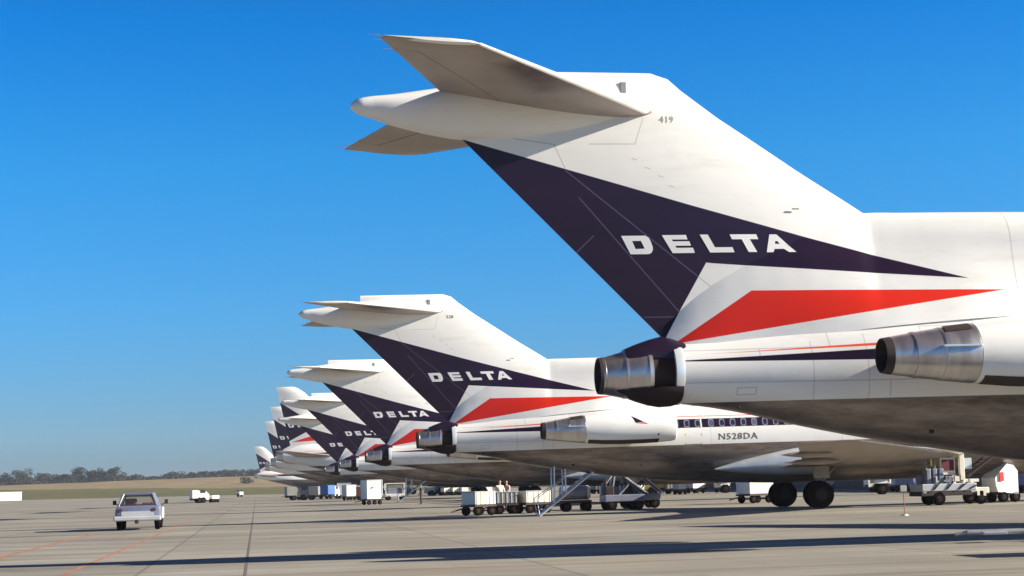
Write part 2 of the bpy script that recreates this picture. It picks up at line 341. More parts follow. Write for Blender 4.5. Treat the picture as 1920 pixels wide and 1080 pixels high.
def make_trijet(root):
    # fuselage
    xs = sorted(set([0, .08, .2] + [k[0] for k in FUS] + [0.5*i for i in range(1, 80)]))
    xs = [x for x in xs if x <= 39.75]
    bm = bmesh.new(); loft(bm, [ring_fus(x) for x in xs]); tf = BVHTree.FromBMesh(bm)
    fus = obj('fuselage', bm, M_FUS, root, True, 50)
    # tailpipe fairing: ring, cavity, nozzle
    bm = bmesh.new(); lathe_x(bm, [(39.70, .672, 3.71), (39.755, .685, 3.71), (39.90, .675, 3.705), (39.905, .60, 3.705), (39.80, .55, 3.705)], 0, 3.7, 56)
    obj('tail_ring', bm, M_BRIGHT, root, True, 30)
    bm = bmesh.new(); lathe_x(bm, [(39.78, .56, 3.70), (40.45, .52, 3.68)], 0, 3.7, 40); obj('reverser_cavity', bm, M_DARK, root, True)
    bm = bmesh.new(); lathe_x(bm, [(40.38, .50, 3.68), (40.37, .585, 3.70), (40.45, .59, 3.70), (40.47, .575, 3.70), (40.90, .505, 3.695), (40.905, .515, 3.695), (40.94, .512, 3.695), (40.945, .498, 3.695), (41.36, .40, 3.68), (41.37, .408, 3.68), (41.47, .388, 3.68), (41.475, .36, 3.68), (41.3, .345, 3.68), (40.6, .30, 3.68)], 0, 3.7, 56)
    tube(bm, (40.6, 0, 3.68), (40.62, 0, 3.68), .42, 32)
    nz = obj('exhaust_nozzle', bm, M_NOZ, root, True, 25)
    bm = bmesh.new(); tube(bm, (41.1, 0, 3.68), (41.12, 0, 3.68), .355, 32); tube(bm, (41.05, 0, 3.68), (41.42, 0, 3.68), .16, 20, .02)
    obj('exhaust_bore', bm, M_DARK, nz)
    bm = bmesh.new(); lathe_x(bm, [(41.36, .404, 3.68), (41.485, .392, 3.68), (41.487, .35, 3.68), (41.2, .34, 3.68)], 0, 3.68, 48); obj('nozzle_rim', bm, M_BLACK, nz, True)
    # upper and lower tailpipe hoods
    def hood(sgn, prof, mat, name):
        bm = bmesh.new(); rings = []
        for x, z0, wy, z1 in prof:   # z0 outer crest, z1 skirt
            o_ = [(x, wy*math.cos(t), z1 + (z0-z1)*math.sin(t)) for t in [math.pi*k/20 for k in range(21)]]
            rings.append(o_)
        loft(bm, rings, True, True, True); return obj(name, bm, mat, root, True, 40)
    hood(1, [(39.60, 4.40, .50, 4.0), (39.9, 4.49, .50, 4.02), (40.07, 4.52, .46, 4.03), (40.35, 4.45, .45, 4.03), (40.65, 4.35, .43, 4.03), (40.92, 4.24, .38, 4.02)], M_NAVY, 'upper_tailpipe_hood')
    hood(-1, [(39.74, 3.045, .62, 3.40), (39.9, 3.0, .62, 3.40), (40.15, 2.985, .60, 3.40), (40.4, 3.03, .56, 3.38), (40.65, 3.11, .50, 3.36), (40.9, 3.21, .43, 3.34), (41.15, 3.30, .30, 3.36)], M_DARK, 'lower_tailpipe_hood')
    # intake duct along the crown
    bm = bmesh.new(); rings = []
    def fin_half(x, z):
        le, te = fin_le(z), fin_te(z); u_ = (x-le)/(te-le)
        if u_ <= 0: return 0.0
        for (a_, va), (b_, vb) in zip(AF, AF[1:]):
            if u_ <= b_: return fin_t(z)*(va+(vb-va)*(u_-a_)/(b_-a_))
        return 0.0
    for i in range(77):
        x = 28.6 + i*(40.0-28.6)/76; zt, r, wm, wb = cat_rom(DUCT, x); crown = cat_rom(FUS, min(x, 39.75))[2]
        zb = min(crown-0.35, zt-1.2*r); half = []
        bl = max(0, min(1, (x-31.2)/5.2)); bl = .6*bl+.4*bl*bl*(3-2*bl)
        wt_ = fin_half(x, zt)*.92
        for k in range(25):
            t = math.pi/2*(1-k/12) if k <= 12 else 0
            z_ = zt-r+r*math.sin(t) if k <= 12 else (zt-r)+(zb-(zt-r))*(k-12)/12
            q = max(0, min(1, (zt-z_)/max(.3, zt-zb)))
            rnd = r*math.cos(t) if k <= 12 else r+(wb-r)*((k-12)/12)**1.5
            q3 = q**1.12
            tap = wt_*(1-q3)+wb*q3
            half.append(((1-bl)*rnd+bl*tap, z_))
        rings.append([(x, y, z) for y, z in half] + [(x, -y, z) for y, z in reversed(half[1:])])
    loft(bm, rings, False, True); bm_duct = bm.copy()
    # intake throat
    duct = obj('intake_duct', bm, M_DUCT, root, True, 60)
    bm = bmesh.new(); lathe_x(bm, [(28.75, .70, 6.45), (28.58, .72, 6.45), (28.5, .69, 6.45), (28.52, .62, 6.45), (28.8, .57, 6.45), (29.6, .55, 6.4)], 0, 6.45, 36)
    obj('intake_lip', bm, M_LIP, duct, True)
    bm = bmesh.new(); tube(bm, (29.4, 0, 6.42), (29.45, 0, 6.42), .56, 28); obj('intake_throat', bm, M_DARK, duct)
    # fin
    bm = bmesh.new(); zs = [4.0, 4.35, 4.45] + [4.6+0.2*i for i in range(21)] + [8.83, 9.0, 9.36, 9.6, 9.8, 9.97, 10.1, 10.22, 10.30, 10.345]
    rings = []
    for z in zs:
        th = fin_t(z)*(1 if z < 10.05 else max(.15, math.sqrt(max(0, 1-((z-10.05)/.30)**2))))
        te = fin_te(z) if z >= 4.45 else 39.9; le = fin_le(z)
        if z > 8.85: te = 43.9
        rings.append(airfoil(le, te, th, lambda x, t, z=z: (x, t, z)))
    loft(bm, rings); bj = bm.copy(); mt_ = bpy.data.meshes.new('t'); bm_duct.to_mesh(mt_); bj.from_mesh(mt_); bj.faces.ensure_lookup_table(); tfin = BVHTree.FromBMesh(bj); bj.free(); bm_duct.free(); bpy.data.meshes.remove(mt_)
    fin = obj('vertical_fin', bm, M_FIN, root, True, 50)
    # bullet fairing at the fin tip
    BUL = [(39.95, 9.85, .10, 10.24, 9.35), (40.4, 9.8, .20, 10.31, 9.22), (41.1, 9.75, .29, 10.33, 9.10), (42, 9.68, .37, 10.29, 8.98), (43, 9.6, .42, 10.2, 8.88), (44.3, 9.52, .43, 10.03, 8.83), (45, 9.52, .39, 9.93, 8.93), (45.8, 9.53, .30, 9.81, 9.12), (46.3, 9.54, .21, 9.76, 9.29), (46.55, 9.54, .17, 9.71, 9.37), (46.68, 9.54, .11, 9.65, 9.43), (46.73, 9.54, .03, 9.57, 9.51)]
    bm = bmesh.new(); rings = []
    for i in range(50):
        x = 39.95+i*(46.72-39.95)/49; zc, w, zt, zb = cat_rom(BUL, x)
        rings.append([(x, w*math.cos(t), zc+((zt-zc) if math.sin(t) > 0 else (zc-zb))*math.sin(t)) for t in [2*math.pi*k/32 for k in range(32)]])
    loft(bm, rings); obj('tail_bullet', bm, M_WHITE, root, True, 50)
    # stabilizers
    for s in (1, -1):
        bm = bmesh.new(); rings = []
        for i in range(13):
            q = i/12; y = 0.1 + q*5.28
            le = 40.05 + (44.64-40.05)*q; te = 44.75 + (46.52-44.75)*q
            zl = 9.44 + (9.56-9.44)*q; zt_ = 9.84 + (9.66-9.84)*q; th = .225*(1-q)+.075*q
            if i == 12: th *= .7
            def f(x, t, le=le, te=te, zl=zl, zt_=zt_, y=y, s=s): return (x, s*y, zl+(zt_-zl)*(x-le)/(te-le)+t)
            rings.append(airfoil(le, te, th, f))
        le, te = 44.9, 46.45
        rings.append(airfoil(le, te, .02, lambda x, t: (x, s*5.47, 9.57+.09*(x-le)/(te-le)+t)))
        tipr = [rings[-2], rings[-1]]
        loft(bm, rings); st = obj('horizontal_stabilizer', bm, M_STAB, root, True, 50)
        bm = bmesh.new(); tipr = [[(x + (.012 if k > 20 else 0), y*1.002+(.012*s), z+(.012 if z > 9.6 else -.004)) for k, (x, y, z) in enumerate(r0)] for r0 in tipr]; loft(bm, tipr); obj('tip_cap', bm, M_WHITE, st, True, 50)
        bm = bmesh.new(); rings = []   # painted leading edge strip
        for i in range(9):
            q = i/8; y = .3+q*5.1; qq = (y-.1)/5.28; le = 40.05+(44.64-40.05)*qq; zl = 9.44+.12*qq; th = .225*(1-qq)+.075*qq
            c = (44.75-40.05)*(1-qq)+1.88*qq; sl = (9.84-9.44)*(1-qq)/c+.1*qq/c
            rings.append([(le+c*u-.012, s*y, zl+sl*c*u+th*v*1.02+(.004 if v > 0 else -.004)) for u, v in [(.15, .82), (.08, .62), (.03, .38), (.01, .22), (0, 0), (.01, -.22), (.03, -.38)]])
        loft(bm, rings, False, False, False); obj('leading_edge_strip', bm, M_BRIGHT if False else M_WHITE, st, True)
        bm = bmesh.new(); rings = []   # painted top skin
        for i in range(9):
            q = i/8; y = .3+q*5.08; qq = (y-.1)/5.28; le = 40.05+(44.64-40.05)*qq; zl = 9.44+.12*qq; th = .225*(1-qq)+.075*qq
            c = (44.75-40.05)*(1-qq)+1.88*qq; sl = (9.84-9.44)*(1-qq)/c+.1*qq/c
            rings.append([(le+c*u, s*y, zl+sl*c*u+th*v+.005) for u, v in AF[4:]])
        loft(bm, rings, False, False, False); obj('top_skin', bm, M_WHITE, st, True)
        for q in (.80, .93, 1.0):
            bm = bmesh.new(); y = .1+5.28*q; te = 44.75+(46.52-44.75)*q; tube(bm, (te-.02, s*y, 9.69), (te+.22, s*y, 9.72), .010, 5, .004)
            obj('static_wick', bm, M_GREY, st)
    # side engines
    for s in (1, -1):
        cy = s*2.78; e = None
        bm = bmesh.new()
        lathe_x(bm, [(30.55, .47, 3.88), (30.25, .50, 3.88), (30.12, .55, 3.88), (30.09, .585, 3.88), (30.12, .62, 3.88), (30.3, .655, 3.88), (30.8, .685, 3.88), (31.6, .71, 3.88), (32.6, .715, 3.88), (33.4, .69, 3.88), (34.0, .64, 3.87), (34.2, .622, 3.87), (34.2, .58, 3.87)], cy, 3.88, 48)
        nac = obj('engine_nacelle', bm, M_WHITE, root, True, 35)
        tn = BVHTree.FromObject(nac, bpy.context.evaluated_depsgraph_get()) if s == 1 else None
        bm = bmesh.new(); tube(bm, (30.6, cy, 3.88), (30.62, cy, 3.88), .48, 32); tube(bm, (30.35, cy, 3.88), (30.6, cy, 3.88), .03, 16, .16); obj('engine_fan', bm, M_DARK, nac, True)
        bm = bmesh.new(); lathe_x(bm, [(34.16, .585, 3.87), (34.215, .618, 3.87), (34.25, .62, 3.87), (34.9, .545, 3.86), (34.905, .552, 3.86), (34.94, .545, 3.86), (34.945, .535, 3.86), (35.45, .465, 3.85), (35.455, .48, 3.85), (35.52, .47, 3.85), (35.525, .452, 3.85), (35.98, .385, 3.84)], cy, 3.86, 56)
        nz = obj('exhaust_nozzle', bm, M_NOZ, root, True, 25)
        bm = bmesh.new(); lathe_x(bm, [(35.975, .386, 3.84), (36.14, .36, 3.84), (36.14, .335, 3.84), (35.7, .31, 3.84)], cy, 3.86, 48); obj('nozzle_rim', bm, M_BLACK, nz, True)
        bm = bmesh.new(); tube(bm, (35.7, cy, 3.84), (35.71, cy, 3.84), .33, 28); tube(bm, (35.6, cy, 3.84), (36.0, cy, 3.84), .15, 16, .02); obj('exhaust_bore', bm, M_DARK, nz)
        # reverser slot, side rail
        bm = bmesh.new(); box(bm, (34.62, cy+s*.585, 3.99), (.80, .08, .045), .01, Matrix.Rotation(R(-5*s), 3, 'Z')); obj('reverser_rail', bm, M_BRIGHT, nz)
        bm = bmesh.new()
        for a, b in ((50, 84),):
            rr = [[(x, cy+s*r_*math.cos(R(t)), 3.87+r_*math.sin(R(t))) for t in range(a, b+1, 3)] for x, r_ in ((34.3, .622), (34.86, .560))]
            loft(bm, rr, False, False, False)
        obj('reverser_slot', bm, M_DARK, nz)
        bm = bmesh.new(); rings = []   # pylon
        for y in (1.35, 1.8, 2.2, 2.45):
            rings.append(airfoil(30.9, 35.3 - (y-1.35)*.5, .20, lambda x, t, y=y: (x, s*y, 3.93+t)))
        loft(bm, rings); obj('engine_pylon', bm, M_WHITE, root, True)
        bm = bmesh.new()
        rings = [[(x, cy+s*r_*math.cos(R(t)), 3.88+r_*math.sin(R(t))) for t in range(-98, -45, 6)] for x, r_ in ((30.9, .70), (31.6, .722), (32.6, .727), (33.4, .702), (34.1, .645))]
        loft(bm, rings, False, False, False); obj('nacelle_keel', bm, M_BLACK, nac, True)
        if s == 1:
            def dn(name, pts, mat):
                obj(name, decal(pts, [], tn, .006), mat, nac)
            dn('airline_emblem', [(32.16, 4.385), (31.62, 4.10), (31.98, 4.06)], M_NAVY)
            dn('airline_emblem', [(31.96, 4.045), (31.60, 4.085), (31.42, 4.00)], M_REDP)
            dn('drain_mast', [(31.0, 3.57), (30.92, 3.57), (30.92, 3.49), (31.0, 3.49)], M_BLACK)
    # wings
    for s in (1, -1):
        K = [(1.2, 15.0, 25.1, 2.25, .60), (1.9, 15.6, 25.0, 2.30, .55), (5.6, 18.3, 25.1, 2.38, .36), (10.0, 21.6, 26.5, 2.50, .22), (14.0, 24.5, 27.8, 2.68, .14), (16.1, 26.1, 28.5, 2.76, .10), (16.46, 26.6, 28.45, 2.79, .03)]
        TW = lambda y: .46 - .40*min(1, y/14)
        bm = bmesh.new(); rings = []
        for y, le, te, zc, th in K:
            rings.append(airfoil(le, te, th*.5, lambda x, t, y=y, zc=zc, le=le, te=te: (x, s*y, zc + t - TW(y)*(x-le)/(te-le))))
        loft(bm, rings); w = obj('wing', bm, M_WING, root, True, 50)
        bm = bmesh.new(); rings = []
        for y, le, te, zc, th in K[1:-1]:
            rings.append([(le+dx, s*y, zc+dz*th) for dx, dz in ((.55, .34), (.25, .27), (0, .12), (-.07, 0), (0, -.14), (.3, -.30))])
        loft(bm, rings, False, False, False); obj('leading_edge_slat', bm, M_LIP, w, True)
        for y, x0, x1, zc in ((8.2, 24.2, 26.7, 2.12), (11.6, 25.6, 27.8, 2.40)):
            bm = bmesh.new(); rings = []
            for q, r_ in ((0, .02), (.12, .12), (.35, .18), (.6, .17), (.85, .09), (1, .015)):
                x = x0+(x1-x0)*q; rings.append([(x, s*y+r_*.6*math.cos(t), zc-.05+r_*.8*math.sin(t)) for t in [2*math.pi*k/14 for k in range(14)]])
            loft(bm, rings); obj('flap_track_fairing', bm, M_WING, w, True)
        # aft wing-body fillet
        bm = bmesh.new(); rings = []
        for q in range(13):
            x = 23.2+q*.40; k = 1-(q/12)**1.6
            h = .04+.66*k; zc = 2.26-.36*(q/12); y0 = 1.46; bul = .22+.62*k
            rings.append([(x, s*(y0+bul*math.cos(t)), zc+h*math.sin(t)) for t in [2*math.pi*j/20 for j in range(20)]])
        loft(bm, rings); obj('wing_root_fillet', bm, M_BRIGHT, w, True)
        # main gear
        g = bmesh.new(); tube(g, (23.6, s*2.86, .62), (23.5, s*2.9, 2.0), .11, 14); tube(g, (23.6, s*2.86, .62), (23.55, s*2.88, 1.2), .15, 14)
        tube(g, (23.6, s*2.36, .62), (23.6, s*3.36, .62), .09, 12); tube(g, (23.6, s*2.8, 1.0), (22.4, s*1.9, 1.9), .06, 10); tube(g, (23.6, s*2.8, 1.05), (23.4, s*1.6, 1.7), .06, 10)
        gear = obj('main_gear_leg', g, M_GREY, root, True)
        for dy in (-.28, .28): wheel(gear, (23.6, s*2.86+dy, .62), .62, .40)
        bm = bmesh.new(); box(bm, (23.55, s*3.30, 1.62), (.75, .05, .55), .02, Matrix.Rotation(R(8*s), 3, 'X')); obj('gear_door', bm, M_WING, gear)
    # nose gear
    g = bmesh.new(); tube(g, (4.7, 0, .42), (4.55, 0, 1.6), .08, 12); tube(g, (4.7, 0, .7), (5.5, 0, 1.4), .045, 10); tube(g, (4.7, -.3, .42), (4.7, .3, .42), .06, 10)
    ng = obj('nose_gear_leg', g, M_GREY, root, True)
    for dy in (-.2, .2): wheel(ng, (4.7, dy, .42), .42, .2)
    for s in (1, -1):
        bm = bmesh.new(); box(bm, (4.9, s*.42, 1.05), (1.0, .03, .5), .01); obj('gear_door', bm, M_WHITE, ng)
    # cockpit glazing, cabin windows, doors
    for s in (1, -1):
        for p in ([(1.75, 3.72), (1.2, 3.55), (1.75, 4.18), (2.2, 4.25)], [(2.3, 3.75), (1.83, 3.72), (2.28, 4.25), (2.75, 4.2)], [(2.85, 3.78), (2.38, 3.75), (2.83, 4.2), (3.2, 4.12)]):
            p = [p[0], p[1], p[2], p[3]]
            obj('cockpit_window', decal(p, [], tf, .008, s), M_GLASS, fus)
    def win_bm(x0, s):
        bm = bmesh.new(); zc = 4.02
        hit, n_, i, d = tf.ray_cast(Vector((x0, 12*s, zc)), Vector((0, -s, 0)))
        y0 = abs(hit.y); tilt = math.atan2(zc-3.37, y0)
        for (a, b, off, mi) in ((.135, .185, .005, 0), (.075, .125, .010, 1)):
            vs = []
            for k in range(20):
                t = 2*math.pi*k/20; cx = math.copysign(abs(math.cos(t))**.6, math.cos(t)); cz = math.copysign(abs(math.sin(t))**.6, math.sin(t))
                z = zc+b*cz; hit, n_, i, d = tf.ray_cast(Vector((x0+a*cx, 12*s, z)), Vector((0, -s, 0)))
                vs.append(bm.verts.new((a*cx, hit.y+s*off, z)))
            bm.faces.new(vs).material_index = mi
        return bm
    for s in (1, -1):
        w0 = obj('cabin_window', win_bm(12.0, s), [M_WFRAME, M_PANE], fus); w0.location.x = 6.3
        for k in range(1, 47):
            x = 6.3+.508*k
            if x > 29.9: break
            c = w0.copy(); C.objects.link(c); c.parent = fus; c.location.x = x if k < 44 else x+.12
    def door(x0, x1, z0, z1, name):
        for s in (1, -1):
            t = .022; obj(name, decal([(x0, z0), (x1, z0), (x1, z1), (x0, z1)], [[(x0+t, z0+t), (x1-t, z0+t), (x1-t, z1-t), (x0+t, z1-t)]], tf, .007, s), M_LINE, fus)
            obj('door_post', decal([(x0-.035, 3.82), (x0+.03, 3.82), (x0+.03, 4.22), (x0-.035, 4.22)], [], tf, .011, s), M_WHITE, fus)
    door(28.62, 29.40, 3.06, 4.85, 'service_door'); door(4.7, 5.55, 2.9, 4.75, 'entry_door')
    # stairs door seam, antennas and vents
    bm = bmesh.new()
    for x, r_ in ((16, .0), (20, 0)): box(bm, (x, 0, 5.42), (.5, .03, .35), .01)
    obj('antenna', bm, M_WHITE, fus)
    bm = bmesh.new(); box(bm, (40.78, .245, 9.97), (.15, .05, .24), .02); obj('fin_cap_vent', bm, M_GREY, fin)
    bm = bmesh.new(); box(bm, (37.0, .30, 7.28), (.16, .02, .03), .005); obj('fin_vent', bm, M_GREY, fin)
    for i, (ps, hs_) in enumerate(LET):
        obj('airline_letter', decal(ps, hs_, tfin, .006), M_LETTER, fin)
    bm = bmesh.new()
    for x, z in ((38.55, 2.93), (34.5, 2.32), (31.4, 2.2)): box(bm, (x, cat_rom(FUS, x)[1]*.82, z), (.10, .05, .08), .01)
    obj('drain_port', bm, M_DARK, fus)
    return tf, tfin

G_TRI = 'white, navy and red trijet airliners parked abreast in a row'
PL = [((3.243, 37.784, .09), 8.4477+math.degrees(.012), -.004), ((-3.056, 80.082, -.055), 8.4477-math.degrees(.013), .005), ((-8.921, 120.323, -.052), 8.5, .001), ((-15.065, 162.952, .03), 8.4477, 0), ((-20.73, 202.441, 0), 8.4477, 0)]
LBL = ['nearest trijet airliner, its big tail with DELTA lettering and 419 filling the upper right',
       'second trijet airliner from the camera, registration N528DA behind its side engine, rear stairs lowered',
       'third trijet airliner of the row, its tail just left of the second one',
       'fourth trijet airliner of the row, tail half hidden, DELT readable on its fin',
       'fifth trijet airliner of the row, farthest with a T-tail, DE readable on its fin']
planes = []
def place(root, k):
    (px, py, pz), psi, th = PL[k]; a = R(psi)
    root.location = (px+40*math.cos(a), py+40*math.sin(a), pz+40*math.sin(th)); root.rotation_euler = (0, th, a+math.pi)
root = thing('trijet_airliner', (0, 0, 0), 0, LBL[0], 'airliner', G_TRI)
tf, tfin = make_trijet(root); place(root, 0); planes.append(root)
for k in range(1, 5):
    r_ = dup(root, label=LBL[k]); place(r_, k); planes.append(r_)
    a = R(2.4 if k == 1 else 1.6); Rm = Matrix.Rotation(a, 3, 'Y'); p = Vector((42.9, 0, 9.6))
    for c in kids(r_):
        if c.name.startswith('horizontal_stabilizer'):
            c.rotation_euler = (0, a, 0); c.location = p - Rm @ p
part = lambda r, nm: [c for c in kids(r) if c.name.split('.')[0] == nm][0]
obj('fleet_number', text_bm('419', .20, 39.98, 9.21, tfin, .006), simple('faded_grey_lettering', (.34, .32, .28), .5), part(planes[0], 'vertical_fin'))
obj('fleet_number', text_bm('528', .20, 39.98, 9.21, tfin, .006), M_GREYLET, part(planes[1], 'vertical_fin'))
obj('registration', text_bm('N528DA', .40, 27.87, 3.245, tf, .008, 1.16), M_GREYLET, part(planes[1], 'fuselage'))
def airstairs(root):
    bm = bmesh.new()
    top, bot = Vector((33.45, 0, 1.98)), Vector((36.0, 0, .06))
    for y in (-.42, .42):
        tube(bm, top+Vector((0, y, 0)), bot+Vector((0, y, 0)), .07, 8)
    for i in range(11):
        p = top.lerp(bot, (i+.5)/11); box(bm, p, (.26, .80, .03))
    st = obj('rear_stairs', bm, M_SILVER, root)
    bm = bmesh.new()
    for y in (-.45, .45):
        tube(bm, (34.75, y, 2.15), (34.75, y, 1.0), .035, 8); tube(bm, (35.25, y, 2.3), (35.3, y, .62), .035, 8)
        tube(bm, (34.75, y, 1.75), (36.1, y, .85), .02, 8); tube(bm, (36.1, y, .85), (36.0, y, .1), .02, 8)
    tube(bm, (36.05, -.42, .10), (36.05, .42, .10), .05, 10)
    obj('handrail', bm, M_SILVER, st)
airstairs(planes[1]); airstairs(planes[3])

# ------------------------------------------------------------------ wide-body trijets farther along the row
WB = dict(
  blues=[[(53.8, 15.15), (50.0, 12.25), (48.4, 11.2), (49.5, 10.1), (52.4, 8.6), (53.5, 8.6)], [(48.6, 11.35), (40, 9.5), (49.4, 10.15)]],
  reds=[[(51.9, 8.55), (48.7, 9.45), (38, 9.1)]],
  stripes=[[(52, 6.6), (52, 6.75), (44, 6.95), (6, 6.95), (7, 6.2), (44, 6.2)]], oranges=[[(50, 7.1), (50, 7.16), (6, 7.16), (6, 7.1)]])
M_WFUS = livery("widebody_fuselage_paint", WB['blues'], WB['reds'], WB['stripes'], WB['oranges'], 4.9, [])
M_WFIN = livery("widebody_fin_paint", WB['blues'], WB['reds'], [], [], None, [])
G_WB = 'wide-body airliners at the far end of the row'
def make_wide(root):
    K = [(0, 4.6, .05, 4.7, 4.5), (.6, 4.6, 1.0, 5.6, 3.6), (2, 4.8, 1.9, 6.6, 2.8), (4, 5.0, 2.6, 7.7, 2.2), (7, 5.0, 2.95, 8.0, 2.0), (36, 5.0, 2.98, 8.0, 2.0), (40, 5.1, 2.9, 8.05, 2.5), (44, 5.5, 2.5, 8.2, 3.5), (48, 6.0, 1.9, 8.3, 4.5), (51, 6.4, 1.3, 8.0, 5.3), (53.2, 6.6, .9, 7.4, 5.8)]
    bm = bmesh.new(); rings = []
    for i in range(60):
        x = 53.2*i/59; zc, w, zt, zb = cat_rom(K, x)
        rings.append([(x, w*math.cos(t), zc+((zt-zc) if math.sin(t) > 0 else (zc-zb))*math.sin(t)) for t in [2*math.pi*k/36 for k in range(36)]])
    loft(bm, rings); obj('fuselage', bm, M_WFUS, root, True, 50)
    bm = bmesh.new(); lathe_x(bm, [(53.1, .92, 6.6), (54.1, .72, 6.6), (54.1, .66, 6.6), (53.6, .5, 6.6)], 0, 6.6, 28); tube(bm, (53.6, 0, 6.6), (53.62, 0, 6.6), .65, 20); obj('exhaust_nozzle', bm, M_NOZ, root, True)
    bm = bmesh.new(); rings = []
    for z in (7.4, 8.6, 10, 11.5, 13, 14.5, 15.9, 16.6, 16.85):
        le = 42.6+(z-8.6)*.98; te = 52.15+(z-8.6)*.225
        if z > 16.4: le += (z-16.4)*1.6
        th = .55-(z-8.6)*.036
        if z > 16.8: th *= .4
        rings.append(airfoil(le, te, th, lambda x, t, z=z: (x, t, z)))
    loft(bm, rings); tw = BVHTree.FromBMesh(bm); fin = obj('vertical_fin', bm, M_WFIN, root, True, 50)
    for ps, hs_ in LET:
        f = lambda p: (52.45-(40.9-p[0])*1.45, 10.75+(p[1]-6.31)*1.55)
        obj('airline_letter', decal([f(p) for p in ps], [[f(p) for p in h] for h in hs_], tw, .02), M_LETTER, fin)
    bm = bmesh.new(); rings = []
    for x, r_, zt in ((36, 1.3, 9.9), (37, 1.4, 10.1), (40, 1.4, 10.1), (43.5, 1.15, 9.9), (46.5, .7, 9.4), (49, .35, 8.6)):
        rings.append([(x, r_*math.cos(t), zt-r_+r_*math.sin(t)*(1 if math.sin(t) > 0 else 1.6)) for t in [2*math.pi*k/24 for k in range(24)]])
    loft(bm, rings); obj('intake_duct', bm, M_WFIN, root, True)
    for s in (1, -1):
        bm = bmesh.new(); loft(bm, [airfoil(le, te, th, lambda x, t, y=y, z=z: (x, s*y, z+t)) for y, le, te, z, th in ((.8, 44.6, 51.2, 6.3, .3), (5, 48, 52.2, 6.6, .18), (10.8, 52.4, 54.3, 7.0, .07))])
        obj('horizontal_stabilizer', bm, M_STAB, root, True)
        bm = bmesh.new(); loft(bm, [airfoil(le, te, th, lambda x, t, y=y, z=z: (x, s*y, z+t)) for y, le, te, z, th in ((2.2, 18.5, 32.6, 3.3, .8), (8, 22.6, 32.6, 3.9, .45), (16, 28.2, 34.6, 4.8, .25), (23.6, 33.8, 36.6, 5.7, .1))])
        obj('wing', bm, M_WING, root, True)
        bm = bmesh.new(); lathe_x(bm, [(17.3, .9, 2.6), (17.0, 1.15, 2.6), (17.4, 1.3, 2.6), (19.5, 1.35, 2.6), (21.5, 1.05, 2.6), (23, .6, 2.6), (23, .5, 2.6)], s*8.2, 2.6, 28)
        tube(bm, (17.5, s*8.2, 2.6), (17.55, s*8.2, 2.6), .95, 20); box(bm, (21.8, s*8.2, 3.6), (4.5, .25, .9), .05); obj('engine_nacelle', bm, M_WHITE, root, True)
        g = bmesh.new(); tube(g, (29.2, s*5.4, .7), (29.0, s*5.4, 3.2), .2, 12); tube(g, (28.3, s*5.4, .65), (30.1, s*5.4, .65), .12, 10); gr = obj('main_gear_leg', g, M_GREY, root, True)
        for dx in (-.85, .85):
            for dy in (-.45, .45): wheel(gr, (29.2+dx, s*5.4+dy, .63), .63, .42)
    g = bmesh.new(); tube(g, (7.5, 0, .5), (7.4, 0, 2.4), .13, 12); gr = obj('nose_gear_leg', g, M_GREY, root, True)
    for dy in (-.25, .25): wheel(gr, (7.5, dy, .48), .48, .28)
wb = None
A0 = R(8.45)
for k, (xt, yt, lab) in enumerate([(-35.8, 262, 'wide-body airliner behind the fifth trijet, DEL visible on its upright fin'),
                                   (-45.4, 324, 'wide-body airliner second in the far group, only a navy fin edge and one letter showing'),
                                   (-56.2, 392, 'wide-body airliner third in the far group, lowest of the three stacked fin edges'),
                                   (-92.5, 618, 'farthest airliner alone at the left end of the row, small white, navy and red tail')]):
    # (xt, yt): ground point under the fin-tip trailing edge, 54 m aft of the nose
    loc = (xt+54*math.cos(A0), yt+54*math.sin(A0), 0)
    if wb is None:
        wb = thing('wide_body_airliner', loc, A0+math.pi, lab, 'airliner', G_WB); make_wide(wb)
    else: dup(wb, loc, A0+math.pi, lab)

# ------------------------------------------------------------------ ground, apron, far field
def lerp(a, b, t): return a+(b-a)*max(0, min(1, t))
def hgt(x, y):
    u = (x/y if y > 100 else 0); q = max(0, min(1, (u+.293)/.146))
    if y < 920: return -0.02
    hA = lerp(6.9, 3.4, q); hB = lerp(10.4, 12.1, q*1.2)
    if y < 1120: return -0.02+hA*(y-920)/200
    if y < 1300: return hA+(hB-hA)*((y-1120)/180)
    return hB-(y-1300)*.004
gm = NT("field_grass_and_earth"); tc = gm.new('ShaderNodeTexCoord').outputs['Object']; sp = gm.new('ShaderNodeSeparateXYZ'); gm.plug(sp.inputs[0], tc)
f1 = gm.noise(gm.vmul(tc, (.02, .008, 1)), 1.0, 6); f2 = gm.noise(gm.vmul(tc, (.06, .02, 1)), 1.0, 6, .7)
grass = gm.mix(gm.ramp(f2, .3, .7), (.085, .082, .022), (.135, .122, .038))
earth = gm.mix(gm.ramp(f1, .35, .65), (.205, .17, .08), (.215, .145, .085)); earth = gm.mix(gm.ramp(f2, .4, .75), earth, (.30, .245, .14))
k = gm.ramp(gm.math('ADD', sp.outputs[1], gm.math('MULTIPLY', f2, 60)), 1130, 1150)
gm.plug(gm.b.inputs['Base Color'], gm.mix(k, grass, earth)); gm.b.inputs['Roughness'].default_value = .95; gm.b.inputs['Specular IOR Level'].default_value = .1
bm = bmesh.new(); ys = [-300, 0, 300, 600, 900, 920] + [940+20*i for i in range(20)] + [1400, 1700, 2500, 4000, 9000]
xs = [-6000, -3000, -1500, -900, -700] + [-600+20*i for i in range(30)] + [0, 200, 600, 1500, 3000, 6000]
grid = [[bm.verts.new((x, y, hgt(x, y) + (noise.noise(Vector((x*.02, y*.02, 0)))*.5 if y > 940 else 0))) for x in xs] for y in ys]
for i in range(len(ys)-1):
    for j in range(len(xs)-1): bm.faces.new((grid[i][j], grid[i][j+1], grid[i+1][j+1], grid[i+1][j]))
tag(obj('ground', bm, gm.m, None, True, 180), kind='structure')

